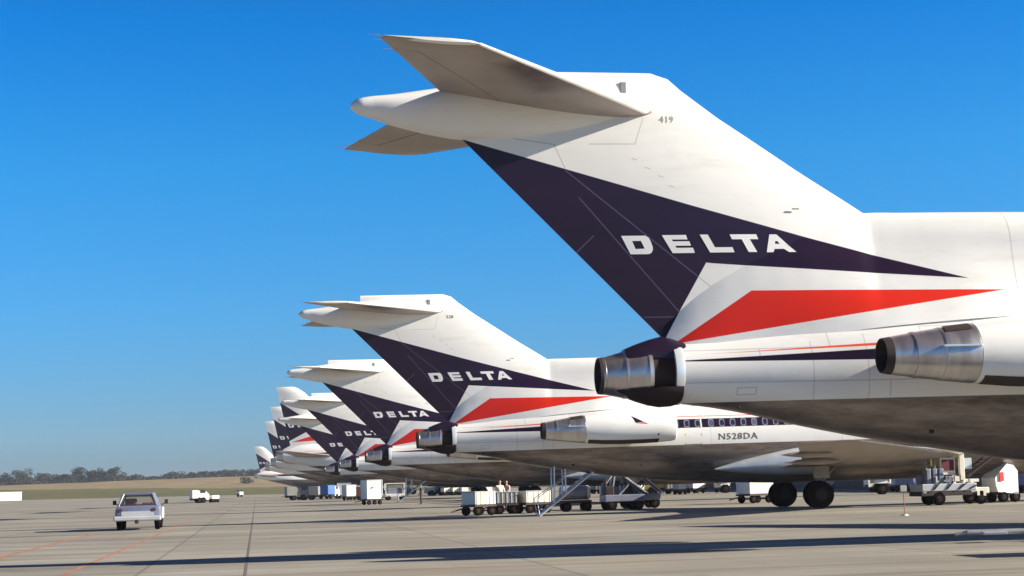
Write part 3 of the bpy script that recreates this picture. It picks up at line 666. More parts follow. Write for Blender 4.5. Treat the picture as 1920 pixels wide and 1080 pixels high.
am = NT("apron_concrete"); tc = am.new('ShaderNodeTexCoord').outputs['Object']
mp = am.new('ShaderNodeMapping'); am.plug(mp.inputs['Vector'], tc); mp.inputs['Rotation'].default_value = (0, 0, R(-8.45)); sp = am.new('ShaderNodeSeparateXYZ'); am.plug(sp.inputs[0], mp.outputs[0])
X, Y, Z = sp.outputs
def joint(c, period, off, w):
    v = am.math('FRACT', am.math('MULTIPLY_ADD', c, 1/period, off)); d = am.math('MULTIPLY', am.math('ABSOLUTE', am.math('SUBTRACT', v, .5)), period)
    return am.math('MULTIPLY_ADD', d, -1/w, 1.5, clamp=True)
jx = joint(X, 7.62, .5+.30, .035); jy = joint(Y, 7.62, .2, .06)
n1 = am.noise(tc, .12, 6, .6); n2 = am.noise(am.vmul(mp.outputs[0], (.08, .33, 1)), 1.0, 8, .68); n3 = am.noise(tc, 9, 3)
slab = am.new('ShaderNodeTexWhiteNoise', noise_dimensions='2D'); cb = am.new('ShaderNodeCombineXYZ')
am.plug(cb.inputs[0], am.math('FLOOR', am.math('MULTIPLY_ADD', X, 1/7.62, .30))); am.plug(cb.inputs[1], am.math('FLOOR', am.math('MULTIPLY_ADD', Y, 1/7.62, .7))); am.plug(slab.inputs['Vector'], cb.outputs[0])
c = am.mix(am.ramp(n1, .35, .65), (.235, .222, .185), (.35, .335, .285))
c = am.mix(am.math('MULTIPLY', slab.outputs['Value'], .55), c, (.20, .188, .158))
c = am.mix(am.math('MULTIPLY', am.ramp(n2, .46, .68), .62), c, (.19, .165, .13))
c = am.mix(am.math('MULTIPLY', am.ramp(n3, .4, .8), .10), c, (.45, .42, .37))
oil = am.new('ShaderNodeTexVoronoi'); oil.inputs['Scale'].default_value = .16; am.plug(oil.inputs['Vector'], am.vmul(mp.outputs[0], (.55, 1, 1)))
od = am.math('ADD', oil.outputs['Distance'], am.math('MULTIPLY', am.noise(tc, 1.2, 5), .35)); c = am.mix(am.math('MULTIPLY', am.ramp(od, .42, .26), .55), c, (.10, .085, .07))
tm = am.noise(am.vmul(mp.outputs[0], (.03, .6, 1)), 1.0, 6, .65); c = am.mix(am.math('MULTIPLY', am.ramp(tm, .52, .64), .5), c, (.13, .112, .10))
tm2 = am.noise(am.vmul(mp.outputs[0], (1.4, .02, 1)), 1.0, 4, .6); c = am.mix(am.math('MULTIPLY', am.ramp(tm2, .60, .68), .20), c, (.15, .13, .11))
lt = am.noise(am.vmul(mp.outputs[0], (.07, .4, 1)), .9, 7, .7); c = am.mix(am.math('MULTIPLY', am.ramp(lt, .53, .68), .45), c, (.42, .405, .37))
# rusty brown spill stains
st_ = am.noise(am.vmul(mp.outputs[0], (.06, .22, 1)), 1.1, 7, .7)
c = am.mix(am.math('MULTIPLY', am.ramp(st_, .54, .70), .6), c, (.27, .18, .11))
sealed = am.math('MAXIMUM', am.math('MULTIPLY', jx, .45), am.math('MULTIPLY', jy, .75))
c = am.mix(sealed, c, (.07, .06, .06))
am.plug(am.b.inputs['Base Color'], c); am.b.inputs['Roughness'].default_value = .8; am.b.inputs['Specular IOR Level'].default_value = .25
bp_ = am.new('ShaderNodeBump'); bp_.inputs['Strength'].default_value = .15; bp_.inputs['Distance'].default_value = .02; am.plug(bp_.inputs['Height'], am.noise(tc, 5, 6)); am.plug(am.b.inputs['Normal'], bp_.outputs[0])
bm = bmesh.new()
pl = [(-600, -200), (900, -200), (900, 560), (60, 560), (-45, 575), (-102, 654), (-268, 912), (-600, 912)]
def sheet(bm, pts, z): bm.faces.new([bm.verts.new((p[0], p[1], z)) for p in pts])
sheet(bm, pl, 0.0); tag(obj('apron', bm, am.m), kind='structure')
def stripe(pts, w, z):
    bm = bmesh.new()
    for a, b in zip(pts, pts[1:]):
        a, b = Vector(a), Vector(b); d = (b-a).normalized(); n_ = Vector((-d.y, d.x))*w/2
        bm.faces.new([bm.verts.new((*(p), z)) for p in (a-n_, b-n_, b+n_, a+n_)])
    return bm
M_RLINE = simple("worn_red_line_paint", (.37, .165, .11), .8, var=.30, scale=1.5)
M_TAR = simple("tar_joint", (.13, .11, .10), .8)
tag(obj('road_marking', stripe([(-7.1, 22), (-14.3, 71.3)], .13, .004), M_RLINE), kind='structure')
tag(obj('road_marking', stripe([(-14.3, 71.3), (-18.5, 100)], .10, .004), M_RLINE), kind='structure')
tag(obj('road_marking', stripe([(-9.6, 30), (-13.5, 45.8), (-17.0, 71.0)], .22, .004), M_RLINE), kind='structure')
tag(obj('expansion_joint', stripe([(-1.9, 11), (-5.0, 32.1), (-23.6, 157.4), (-60, 402)], .055, .004), M_TAR), kind='structure')
ax = Vector((math.cos(A0), math.sin(A0)))
for (x, y, l0, l1, w) in ((-12, 60, -40, 60, .10), (-16, 100, -50, 12, .14), (-22, 140, -60, 8, .16), (-10, 50.5, -3, 40, .06), (2, 66.0, -5, 60, .10), (-30, 180, -60, 8, .2), (0, 27.5, -20, 3, .04)):
    c0 = Vector((x, y)); tag(obj('expansion_joint', stripe([tuple(c0+ax*l0), tuple(c0+ax*l1)], w, .004), M_TAR), kind='structure')

# ------------------------------------------------------------------ trees on the far rise
LEAF = [simple("foliage_dark", (.022, .028, .020), .9, var=.4, scale=.4), simple("foliage_mid", (.036, .044, .028), .9, var=.4, scale=.4)]
M_BARK = simple("bark", (.09, .07, .05), .95)
def crown(bm, c, rx, rz, n, leaf):
    lobes = []
    for _ in range(9):
        a = random.uniform(0, 6.28); q = random.uniform(.1, .62)
        lobes.append((Vector((c[0]+math.cos(a)*rx*q, c[1]+math.sin(a)*rx*q, c[2]+random.uniform(-.5, .55)*rz)), random.uniform(.32, .5)))
    for i in range(n):
        lc, lr = random.choice(lobes)
        d = Vector((random.gauss(0, 1), random.gauss(0, 1), random.gauss(0, 1))).normalized()*random.uniform(.55, 1.0)
        p = lc+Vector((d.x*rx*lr, d.y*rx*lr, d.z*rz*lr*1.1))
        s = leaf*random.uniform(.6, 1.3); m = Matrix.Rotation(random.uniform(0, 3.1), 3, (random.gauss(0, 1), random.gauss(0, 1), random.gauss(0, 1)))
        vs = [bm.verts.new(p+m @ Vector(q)*s) for q in ((-.5, -.35, 0), (.1, -.5, .1), (.5, .1, 0), (.05, .5, -.1), (-.5, .3, .05))]
        bm.faces.new(vs).material_index = random.randint(0, 1)
def add_tree(X, Y, H, Wd, label):
    z0 = hgt(X, Y); t = thing('leafy_tree', (X, Y, z0), 0, label, 'tree', 'trees on the rise beyond the airfield')
    bm = bmesh.new(); tube(bm, (0, 0, -.3), (0, 0, H*.55), H*.035, 7, H*.018)
    for a in (0, 1.3, 2.6, 3.9, 5.2): tube(bm, (0, 0, H*.28), (math.cos(a)*Wd*.3, math.sin(a)*Wd*.3, H*.62), H*.015, 5, H*.006)
    obj('trunk', bm, M_BARK, t); bm = bmesh.new(); crown(bm, (0, 0, H*.56), Wd*.52, H*.46, 900, .85); obj('crown', bm, LEAF, t)
def at_u(u, Y): return (u-960)/3272.3*Y*1.006
TR = [(8, 11.0, 20, 'rounded tree at the left edge of the far tree line'), (40, 13.0, 20, 'tall tree over the cream building, second large crown of the tree line'), (78, 9, 18, 'lower spreading tree right of the tall crown above the cream building'),
      (112, 7.5, 15, 'small tree in the dip of the tree line'), (146, 12, 17, 'rounded tree left of the twin tall crowns'), (172, 9.5, 13, 'narrow tree between the rounded tree and the twin crowns'), (192, 13.2, 17, 'left one of the twin tall crowns in the tree line'), (214, 12.5, 16, 'right one of the twin tall crowns, where the tree line drops')]
for u, H, Wd, lab in TR: add_tree(at_u(u, 1345), 1345, H, Wd, lab)
bm = bmesh.new()
u = -40
while u < 500:
    Y = random.uniform(1380, 1560); H = random.uniform(4.5, 7.5) + (2 if (u > 405 or 300 < u < 335) else 0) + (2 if u < 230 else 0); X_ = at_u(u, Y)
    crown(bm, (X_, Y, hgt(X_, Y)+H*.45), H*1.0, H*.55, 260, 1.2); u += random.uniform(3.2, 6)
tag(obj('woodland', bm, LEAF), 'low blue-green woodland running along the horizon behind the separate trees', 'woodland', None, 'stuff')
# bushes at the right end of the embankment
t = thing('bush', (at_u(458, 1180), 1180, hgt(at_u(458, 1180), 1180)), 0, 'dark bush at the right end of the earth bank, left of the farthest tail', 'bush')
bm = bmesh.new(); crown(bm, (0, 0, 2), 6, 2.6, 400, .8); obj('foliage', bm, LEAF, t)
bm = bmesh.new(); tube(bm, (0, 0, -.2), (0, 0, 2), .15, 6, .06); obj('stem', bm, M_BARK, t)

# ------------------------------------------------------------------ low cream building at the left edge
t = thing('cream_building', (-248.5, 800, 0), R(38), 'low flat-roofed cream building at the far left edge of the apron', 'building')
bm = bmesh.new(); box(bm, (-.6, 0, 1.95), (44, 10, 3.9), .05); obj('wall', bm, M_CREAM, t)
bm = bmesh.new(); box(bm, (-.6, 0, 3.98), (44.6, 10.6, .16), .02); obj('roof', bm, M_LGREY, t)
bm = bmesh.new(); box(bm, (6, -5.03, 1.05), (1.0, .06, 2.1)); obj('door', bm, M_LGREY, t)
# terminal concourse beyond the noses
t = thing('concourse_building', (45, 150, 0), A0+math.pi/2, 'long low dark terminal concourse beyond the aircraft noses', 'terminal')
bm = bmesh.new(); box(bm, (40, 0, 2.6), (210, 9, 5.2), .03); obj('wall', bm, simple("concourse_brick", (.13, .085, .07), .85, scale=1.0), t)
bm = bmesh.new(); box(bm, (40, 0, 5.35), (211, 10.4, .3), .02); obj('roof', bm, M_GREY, t)
w0 = None
for i in range(34):
    bm = bmesh.new(); box(bm, (-60+i*6.0, 4.53, 3.4), (3.6, .08, 1.5)); obj('window', bm, M_GLASS, t)

# ------------------------------------------------------------------ ground vehicles
def wheels(parent, pts, r, w):
    for x, y in pts: wheel(parent, (x, y, r), r, w)
def baggage_cart(loc, rz, label, body=M_CARTW, L=2.6, W=1.5, H=.85, group='baggage carts and dollies', back=M_BLUEGREY, curtain=True):
    t = thing('baggage_cart', loc, rz, label, 'cart', group)
    bm = bmesh.new(); box(bm, (0, 0, .48), (L, W, .10), .01); tube(bm, (-L/2, 0, .42), (-L/2-.95, 0, .22), .035, 8)
    for x in (-L*.32, L*.32): tube(bm, (x, -W/2+.12, .24), (x, W/2-.12, .24), .035, 8)
    obj('chassis', bm, M_BLACK, t)
    bm = bmesh.new(); box(bm, (0, 0, .54+H/2), (L-.06, W-.06, H), .03); obj('body', bm, body, t)
    if curtain:
        bm = bmesh.new()
        for i in range(5): box(bm, (-L*.4+i*L*.2, W/2-.022, .54+H/2), (.03, .03, H*.94))
        for i in range(5): box(bm, (-L*.4+i*L*.2, -W/2+.022, .54+H/2), (.03, .03, H*.94))
        obj('side_rib', bm, M_CREAM, t)
    bm = bmesh.new(); box(bm, (0, 0, .56+H), (L, W, .04), .01); obj('roof', bm, M_LGREY, t)
    wheels(t, [(-L*.32, W/2-.14), (L*.32, W/2-.14), (-L*.32, -W/2+.14), (L*.32, -W/2+.14)], .24, .15); return t
def box_truck(loc, rz, label, body=M_CARTW, cab=M_CARTW, L=5.0, W=2.1, H=2.0, cabh=1.75, group='service trucks on the apron', stripe_m=None):
    t = thing('service_truck', loc, rz, label, 'truck', group)
    bm = bmesh.new(); box(bm, (0, 0, .52), (L, W*.7, .22), .02); obj('chassis', bm, M_BLACK, t)
    bm = bmesh.new(); box(bm, (-.75, 0, .65+H/2), (L-1.6, W, H), .05); b = obj('cargo_box', bm, body, t)
    if stripe_m:
        bm = bmesh.new()
        for s in (1, -1): box(bm, (-.75, s*(W/2+.012), .65+H*.55), (L-1.9, .02, H*.42), .005)
        obj('side_panel', bm, stripe_m, b)
    bm = bmesh.new()
    pr = [(L/2-1.5, .45), (L/2-.02, .45), (L/2, 1.15), (L/2-.12, 1.3), (L/2-.5, cabh+.3), (L/2-1.5, cabh+.38)]
    loft(bm, [[(x, y, z) for x, z in pr] for y in (-W*.46, W*.46)]); c = obj('cab', bm, cab, t)
    bm = bmesh.new(); q = [(L/2-.10, 1.36), (L/2-.46, cabh+.2)]
    loft(bm, [[(x+dx, y, z) for x, z in q for dx in (.02,)] for y in (-W*.38, W*.38)], False, False, False)
    for s in (1, -1): box(bm, (L/2-.92, s*(W*.46+.008), 1.6), (.75, .02, .42), .02)
    obj('window', bm, M_GLASS, c)
    wheels(t, [(L/2-.85, W*.42), (L/2-.85, -W*.42), (-L/2+1.1, W*.42), (-L/2+1.1, -W*.42)], .40, .26); return t
def container(loc, rz, label, mat, s=(1.6, 1.5, 1.6), group='freight containers on dollies'):
    t = thing('cargo_container', loc, rz, label, 'container', group)
    bm = bmesh.new(); x, y, z = s[0]/2, s[1]/2, s[2]
    pr = [(-x, 0), (x*.75, 0), (x, .35), (x, z), (-x, z)]
    loft(bm, [[(a, yy, b+.52) for a, b in pr] for yy in (-y, y)]); obj('shell', bm, mat, t)
    bm = bmesh.new()
    for a in (-x, x-.02):
        for yy in (-y, y): box(bm, (a, yy, .52+z/2+.15), (.07, .07, z-.3))
    for yy in (-y, y): box(bm, (0, yy, .52+z), (s[0], .07, .07))
    for a in (-x, x-.02): box(bm, (a, 0, .52+z), (.06, 2*y, .06))
    obj('edge_frame', bm, M_LGREY, t)
    bm = bmesh.new(); box(bm, (0, 0, .45), (s[0]+.1, s[1]+.1, .12), .01); tube(bm, (-x, 0, .4), (-x-.9, 0, .25), .03, 6); obj('dolly_deck', bm, M_BLACK, t)
    wheels(t, [(-x*.7, y*.8), (x*.7, y*.8), (-x*.7, -y*.8), (x*.7, -y*.8)], .2, .12); return t
def stair_truck(loc, rz, label, H=2.6, L=3.6, group='belt loaders and stair trucks'):
    t = thing('belt_loader', loc, rz, label, 'loader', group)
    bm = bmesh.new(); box(bm, (0, 0, .62), (L, 1.5, .36), .05); box(bm, (-L/2+.45, .45, 1.0), (.9, .5, .5), .05); obj('body', bm, M_BLUEGREY, t)
    bm = bmesh.new(); box(bm, (-L/2+.3, -.35, 1.0), (.45, .5, .5), .04); box(bm, (-L/2+.1, -.35, 1.35), (.1, .5, .5), .03); obj('seat', bm, M_BLACK, t)
    a, b = Vector((-L*.18, 0, H)), Vector((L*.62, 0, .78))
    bm = bmesh.new()
    for y in (-.42, .42): tube(bm, a+Vector((0, y, 0)), b+Vector((0, y, 0)), .05, 6); tube(bm, a+Vector((0, y, 0)), (-L*.46, y, H-.75), .045, 6)
    for y in (-.4, .4): tube(bm, (-L*.3, y, .8), (-L*.18, y, H-.03), .04, 6); tube(bm, (-L*.1, y, .8), (L*.12, y, H*.62), .04, 6)
    obj('boom_frame', bm, M_SILVER, t)
    bm = bmesh.new(); d = b-a; ang = math.atan2(-d.z, d.x); box(bm, (a+b)/2, (d.length, .72, .06), 0, Matrix.Rotation(ang, 3, 'Y')); obj('belt', bm, M_BLACK, t)
    wheels(t, [(-L*.33, .62), (L*.33, .62), (-L*.33, -.62), (L*.33, -.62)], .3, .2); return t

def person(loc, rz, label, shirt, trouser, H=1.75, lean=0.0, arm=(20, -10)):
    t = thing('person', loc, rz, label, 'person'); s = H/1.75
    SK = bmesh.new(); lay = SK.verts.layers.skin.verify()
    def chain(pts, start=None):
        prev = start; out = []
        for p, r_ in pts:
            v = SK.verts.new(Vector(p)*s); v[lay].radius = (r_*s, r_*s)
            if prev: SK.edges.new((prev, v))
            prev = v; out.append(v)
        return out
    pel = SK.verts.new(Vector((0, 0, .95))*s); pel[lay].radius = (.135*s, .115*s); pel[lay].use_root = True
    tor = chain([((lean*.3, 0, 1.12), .125), ((lean*.7, 0, 1.32), .15), ((lean, 0, 1.43), .11), ((lean*1.1, 0, 1.50), .05), ((lean*1.15+.01, 0, 1.57), .065), ((lean*1.2+.015, 0, 1.65), .095), ((lean*1.2, 0, 1.73), .06)], pel)
    for sd_, a in ((1, arm[0]), (-1, arm[1])):
        sh = Vector((lean, .19*sd_, 1.40)); dx = math.sin(R(a))
        el = sh+Vector((dx*.28, .05*sd_, -.28*math.cos(R(a)))); wr = el+Vector((dx*.3+.08, -.01*sd_, -.24)); ha = wr+Vector((.03, 0, -.08))
        chain([(sh, .065), (el, .045), (wr, .03), (ha, .038), (ha+Vector((.01, 0, -.07)), .018)], tor[1])
        st_ = .1*sd_
        chain([((st_*.4, .10*sd_, .84), .095), ((.02+st_*.6, .11*sd_, .50), .062), ((st_, .12*sd_, .10), .042), ((st_+.05, .12*sd_, .045), .045), ((st_+.17, .125*sd_, .035), .03)], pel)
    me = bpy.data.meshes.new('body'); SK.to_mesh(me); SK.free(); o = bpy.data.objects.new('body', me); C.objects.link(o)
    o.modifiers.new('s', 'SKIN'); m_ = o.modifiers.new('u', 'SUBSURF'); m_.levels = 1
    n = NT(label[:20]); tc = n.new('ShaderNodeTexCoord').outputs['Object']; sp_ = n.new('ShaderNodeSeparateXYZ'); n.plug(sp_.inputs[0], tc); z = sp_.outputs[2]
    c = n.mix(n.math('GREATER_THAN', z, .98*s), trouser, shirt); c = n.mix(n.math('GREATER_THAN', z, 1.49*s), c, (.42, .26, .18)); c = n.mix(n.math('GREATER_THAN', z, 1.70*s), c, (.03, .02, .015)); c = n.mix(n.math('LESS_THAN', z, .09*s), c, (.02, .02, .02))
    n.plug(n.b.inputs['Base Color'], c); n.b.inputs['Roughness'].default_value = .85
    dg = bpy.context.evaluated_depsgraph_get(); m2 = bpy.data.meshes.new_from_object(o.evaluated_get(dg)); bpy.data.objects.remove(o)
    m2.name = 'body'; m2.materials.clear(); m2.materials.append(n.m); m2.shade_smooth(); b = bpy.data.objects.new('body', m2); C.objects.link(b); b.parent = t
    return t

# pickup seen from behind
def pickup(loc, rz, label, scale=1.0, canopy=False):
    t = thing('pickup_truck', loc, rz, label, 'pickup'); W = 2.0; S = 1.0
    bm = bmesh.new()   # lower body, x forward
    secs = [(-2.47, .86, .46, .92), (-2.44, .93, .40, 1.0), (-1.6, .965, .38, 1.03), (0, .975, .36, 1.0), (1.3, .965, .38, .98), (2.1, .93, .42, .92), (2.35, .86, .48, .82)]
    rings = []
    for x, w, z0, z1 in secs:
        rings.append([(x, y*w, z0+(z1-z0)*zz) for y, zz in ((-.90, 0), (-.98, .12), (-1, .45), (-.985, .75), (-.93, .96), (-.85, 1), (.85, 1), (.93, .96), (.985, .75), (1, .45), (.98, .12), (.90, 0))])
    loft(bm, rings); body = obj('body', bm, M_TRUCKSHADE, t, True, 35)
    # cab: pillars and roof with open window apertures
    z0, z1 = 1.0, 1.53; xb, xf = -2.15, .75
    bm = bmesh.new()
    def P(x, y, z): return Vector((x, y, z))
    br, bl = P(xb, -.80, z0), P(xb, .80, z0); tr, tl = P(xb+.26, -.60, z1), P(xb+.26, .60, z1)
    fr, fl = P(xf, -.80, z0), P(xf, .80, z0); ftr, ftl = P(xf-.65, -.60, z1), P(xf-.65, .60, z1)
    for a, b in ((br, tr), (bl, tl), (fr, ftr), (fl, ftl)): tube(bm, a, b, .055, 8)
    for a, b in ((tr, tl), (ftr, ftl), (tr, ftr), (tl, ftl), (br, bl), (fr, fl)): tube(bm, a, b, .05, 8)
    for s in (1, -1): tube(bm, (-.55, s*.80, z0), (-.55, s*.60, z1), .05, 8)
    rings = [[(x, y, z1+dz) for y, dz in ((-.62, -.03), (-.55, .03), (-.3, .055), (0, .06), (.3, .055), (.55, .03), (.62, -.03), (.55, -.05), (-.55, -.05))] for x in (xb+.22, xb+.30, xf-.7, xf-.6)]
    loft(bm, rings); cab = obj('cab', bm, M_TRUCKSHADE, t, True, 40)
    gl = NT('clear_glass_' + label[:6]); gl.b.inputs['Base Color'].default_value = (.10, .11, .12, 1); gl.b.inputs['Roughness'].default_value = .04; gl.b.inputs['Alpha'].default_value = .22
    for nm, q in (('rear_window', (br, bl, tl, tr)), ('windscreen', (fr, fl, ftl, ftr)), ('side_window', (br, fr, ftr, tr)), ('side_window', (bl, fl, ftl, tl))):
        bm = bmesh.new(); bm.faces.new([bm.verts.new(p) for p in q]); obj(nm, bm, gl.m, cab)
    bm = bmesh.new(); tube(bm, (xb+.0, -.73, z0+.06), (xb+.0, .73, z0+.06), .032, 6); tube(bm, (xb+.22, -.56, z1-.07), (xb+.22, .56, z1-.07), .032, 6)
    for s in (1, -1): tube(bm, (xb+.0, s*.73, z0+.06), (xb+.22, s*.56, z1-.07), .032, 6)
    obj('window_seal', bm, M_BLACK, cab)
    bm = bmesh.new(); box(bm, (-.5, .36, 1.03), (.3, .5, .62), .06); box(bm, (-.5, -.36, .95), (.3, .5, .40), .06); box(bm, (.45, 0, .95), (.3, 1.5, .2), .05); obj('seat', bm, M_MAROON, t)
    bm = bmesh.new(); box(bm, (-2.56, 0, .50), (.14, 1.98, .20), .05); obj('rear_bumper', bm, M_LGREY, t)
    bm = bmesh.new(); box(bm, (-2.66, .02, .36), (.22, .16, .16), .03); tube(bm, (-2.5, .02, .33), (-1.5, .02, .36), .05, 8); obj('tow_hitch', bm, M_BLACK, t)
    for s in (1, -1):
        bm = bmesh.new(); tube(bm, (-2.44, s*.70, .86), (-2.50, s*.70, .86), .075, 16); obj('tail_light', bm, M_MAROON, t, True)
        bm = bmesh.new(); tube(bm, (.4, s*.90, 1.0), (.45, s*1.06, 1.12), .02, 6); box(bm, (.45, s*1.12, 1.17), (.05, .16, .2), .02); obj('wing_mirror', bm, M_BLACK, t)
    bm = bmesh.new(); box(bm, (-2.455, .33, .62), (.02, .3, .13)); obj('number_plate', bm, M_CREAM, t)
    bm = bmesh.new(); box(bm, (-2.468, 0, .70), (.02, 1.34, .20), .006); obj('tailgate_reflection', bm, M_LGREY, t)  # lighter band across the tailgate, ground reflection painted in
    for s in (1, -1):
        bm = bmesh.new(); box(bm, (.1, s*.985, .70), (1.9, .02, .46), .008); obj('door', bm, M_CARTW, t)
    wheels(t, [(-1.5, .80), (-1.5, -.80), (1.45, .80), (1.45, -.80)], .34, .22)
    for o in kids(t): pass
    return t
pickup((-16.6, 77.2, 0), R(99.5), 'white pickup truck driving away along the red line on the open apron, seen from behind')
tt = box_truck((-44.6, 246, 0), R(24), 'small white van facing the camera on the open apron left of the tails', L=2.5, W=1.6, H=1.15, cabh=1.35, body=M_CARTW)
baggage_cart((-42.7, 247, 0), R(40), 'small white trailer cart just right of the distant van', L=1.2, W=1.0, H=.45, curtain=False)
tt = box_truck((-69.2, 437, 0), R(-50), 'tiny white vehicle far out on the apron left of the tails', L=1.9, W=1.1, H=.55, cabh=.75, body=M_CREAM)

# left cluster under the far tails
baggage_cart((-40.5, 315, 0), A0+R(20), 'cream cart leftmost of the vehicles under the far tails', L=1.1*2, W=1.6, H=1.15, body=M_CREAM, curtain=False)
box_truck((-31.6, 250, 0), A0+R(10), 'grey truck at the left end of the vehicle cluster under the far tails', body=M_GREY, cab=M_GREY, L=3.0, W=1.8, H=1.25, cabh=1.3)
box_truck((-28.9, 243, 0), A0+R(170), 'second grey truck, right behind the first grey one', body=M_GREY, cab=M_GREY, L=3.0, W=1.8, H=1.2, cabh=1.2)
box_truck((-27.6, 256, 0), A0+R(60), 'box truck with blue front and white top under the far tails', body=M_BLUE, cab=M_CARTW, L=3.8, W=1.9, H=1.35, cabh=1.5)
container((-25.6, 259, 0), A0, 'blue-grey freight container beside the blue box truck', M_LGREY, (2.0, 1.8, 1.7))
container((-20.7, 216, 0), A0+R(20), 'cream freight container left of a maroon covered cart', M_CREAM, (1.3, 1.4, 1.35))
baggage_cart((-18.9, 214, 0), A0, 'maroon covered cart between two cream containers', body=M_MAROON, L=1.5, W=1.4, H=1.1, curtain=False)
container((-12.85, 154.5, 0), A0+R(20), 'tall cream freight container with a small round badge, largest under the tails', M_CREAM, (1.45, 1.4, 1.62))
bm = bmesh.new(); tube(bm, (-12.72, 153.74, 1.5), (-12.70, 153.70, 1.5), .07, 16)
o = obj('badge', bm, M_REDP); 
cc = [c for c in C.objects if c.get('label', '').startswith('tall cream freight')][0]
o.parent = cc; o.matrix_parent_inverse = Matrix.LocRotScale(cc.location, cc.rotation_euler, None).inverted()
# open cargo loader frame
def cargo_loader(loc, rz, label):
    t = thing('cargo_loader', loc, rz, label, 'loader')
    bm = bmesh.new(); box(bm, (0, 0, .55), (2.3, 1.8, .35), .04)
    for x in (-1.1, 1.1):
        for y in (-.85, .85): box(bm, (x, y, 1.2), (.10, .10, 1.4))
    box(bm, (0, -.85, 1.88), (2.3, .10, .10)); box(bm, (0, .85, 1.88), (2.3, .10, .10)); obj('frame', bm, M_CARTW, t)
    bm = bmesh.new(); box(bm, (0, 0, 1.05), (1.7, 1.4, .6), .05); obj('engine_housing', bm, M_BLUEGREY, t)
    wheels(t, [(-.8, .8), (.8, .8), (-.8, -.8), (.8, -.8)], .3, .2)
cargo_loader((-13.9, 199, 0), A0, 'white framed cargo loader with a dark engine housing right of the tall cream container')
person((-8.05, 146, 0), R(200), 'person in dark clothing standing alone under the third tail', (.035, .02, .025), (.03, .018, .02), 1.62)
box_truck((-12.8, 262, 0), A0+R(180), 'small white truck with light blue sides between the person and the cream carts', body=M_BLUE, cab=M_CARTW, L=2.2, W=1.5, H=.7, cabh=.8, stripe_m=M_LGREY)
for i, (x, y, lab) in enumerate([(-10.6, 258, 'cream baggage cart, left of three in a row under the third airliner'), (-9.3, 258, 'cream baggage cart, middle of three in a row under the third airliner'), (-8.0, 258, 'cream baggage cart, right of three in a row under the third airliner')]):
    baggage_cart((x, y, 0), A0+R(20), lab, body=M_CREAM, L=1.15, W=1.2, H=.55)

# carts below the second airliner
baggage_cart((-1.95, 86.6, 0), A0+R(25), 'cream baggage cart leftmost under the second airliner, angled to the others', body=M_CREAM, L=1.25, W=1.35, H=.60)
baggage_cart((-.65, 88.9, 0), A0, 'baggage cart with a blue-grey side, left of two coupled under the second airliner', body=M_BLUEGREY, L=1.15, W=1.4, H=.55)
baggage_cart((.75, 89.2, 0), A0+R(20), 'cream baggage cart, right of two coupled under the second airliner', body=M_CREAM, L=1.55, W=1.4, H=.55)
person((-.98, 95.6, 0), R(-60), 'ramp worker in a light shirt standing behind the coupled carts, left of two', (.70, .62, .50), (.03, .02, .03), 1.74)
person((-.62, 96.6, 0), R(-120), 'ramp worker in a pink shirt standing behind the coupled carts, right of two', (.62, .42, .38), (.03, .02, .04), 1.72)
def tank_cart(loc, rz, label):
    t = thing('tank_cart', loc, rz, label, 'cart')
    bm = bmesh.new(); lathe_x(bm, [(-.8, .30, .95), (-.74, .36, .95), (.6, .36, .95)], 0, .95, 24, 0, (True, False)); obj('tank', bm, M_BLUEGREY, t, True)
    bm = bmesh.new(); lathe_x(bm, [(.6, .365, .95), (.70, .365, .95), (.78, .28, .95), (.81, .1, .95)], 0, .95, 24, 0, (False, True)); obj('tank_end', bm, M_CREAM, t, True)
    bm = bmesh.new(); box(bm, (0, 0, .50), (1.6, .8, .14), .02); box(bm, (-.25, .4, .95), (.12, .03, .22)); tube(bm, (-.8, 0, .45), (-1.4, 0, .25), .03, 6); obj('chassis', bm, M_BLACK, t)
    wheels(t, [(-.5, .42), (.55, .42), (-.5, -.42), (.55, -.42)], .24, .15)
tank_cart((2.95, 90.9, 0), A0, 'blue-grey tank cart with a cream domed end, right of the lowered rear stairs')
for i, (x, y, lab) in enumerate([(8.55, 209, 'white box cart, left of two seen above the tank cart'), (10.1, 207, 'white box cart, right of two seen above the tank cart')]):
    baggage_cart((x, y, 0), A0, lab, L=1.4, W=1.3, H=.70)
stair_truck((5.35, 90.3, 0), A0, 'blue-grey belt loader with peaked silver frame, left of two', H=2.05, L=2.1)
stair_truck((6.55, 94.6, 0), A0, 'belt loader with its boom sloping down to the right, right of two', H=2.15, L=2.0)
box_truck((13.9, 179, 0), A0+R(170), 'small yellow truck in the gap right of the belt loaders', body=M_YEL, cab=M_YEL, L=2.2, W=1.2, H=.55, cabh=.65)
baggage_cart((15.8, 178, 0), A0, 'grey flat cart with mixed bags right of the yellow truck', body=M_GREY, L=1.8, W=1.2, H=.5)
container((18.0, 177.7, 0), A0+R(20), 'white container cart, left of a pair under the second airliner', M_CARTW, (1.5, 1.3, .75))
container((20.6, 177, 0), A0+R(20), 'smaller white container cart, right of a pair under the second airliner', M_CARTW, (1.1, 1.2, .72))
baggage_cart((13.7, 101.6, 0), A0+R(20), 'white box cart with tow bar left of the main wheels', L=1.75, W=1.4, H=.80, curtain=False)
container((28.2, 162, 0), A0+R(20), 'white box glimpsed behind the main wheels of the second airliner', M_CARTW, (1.5, 1.3, 1.0))

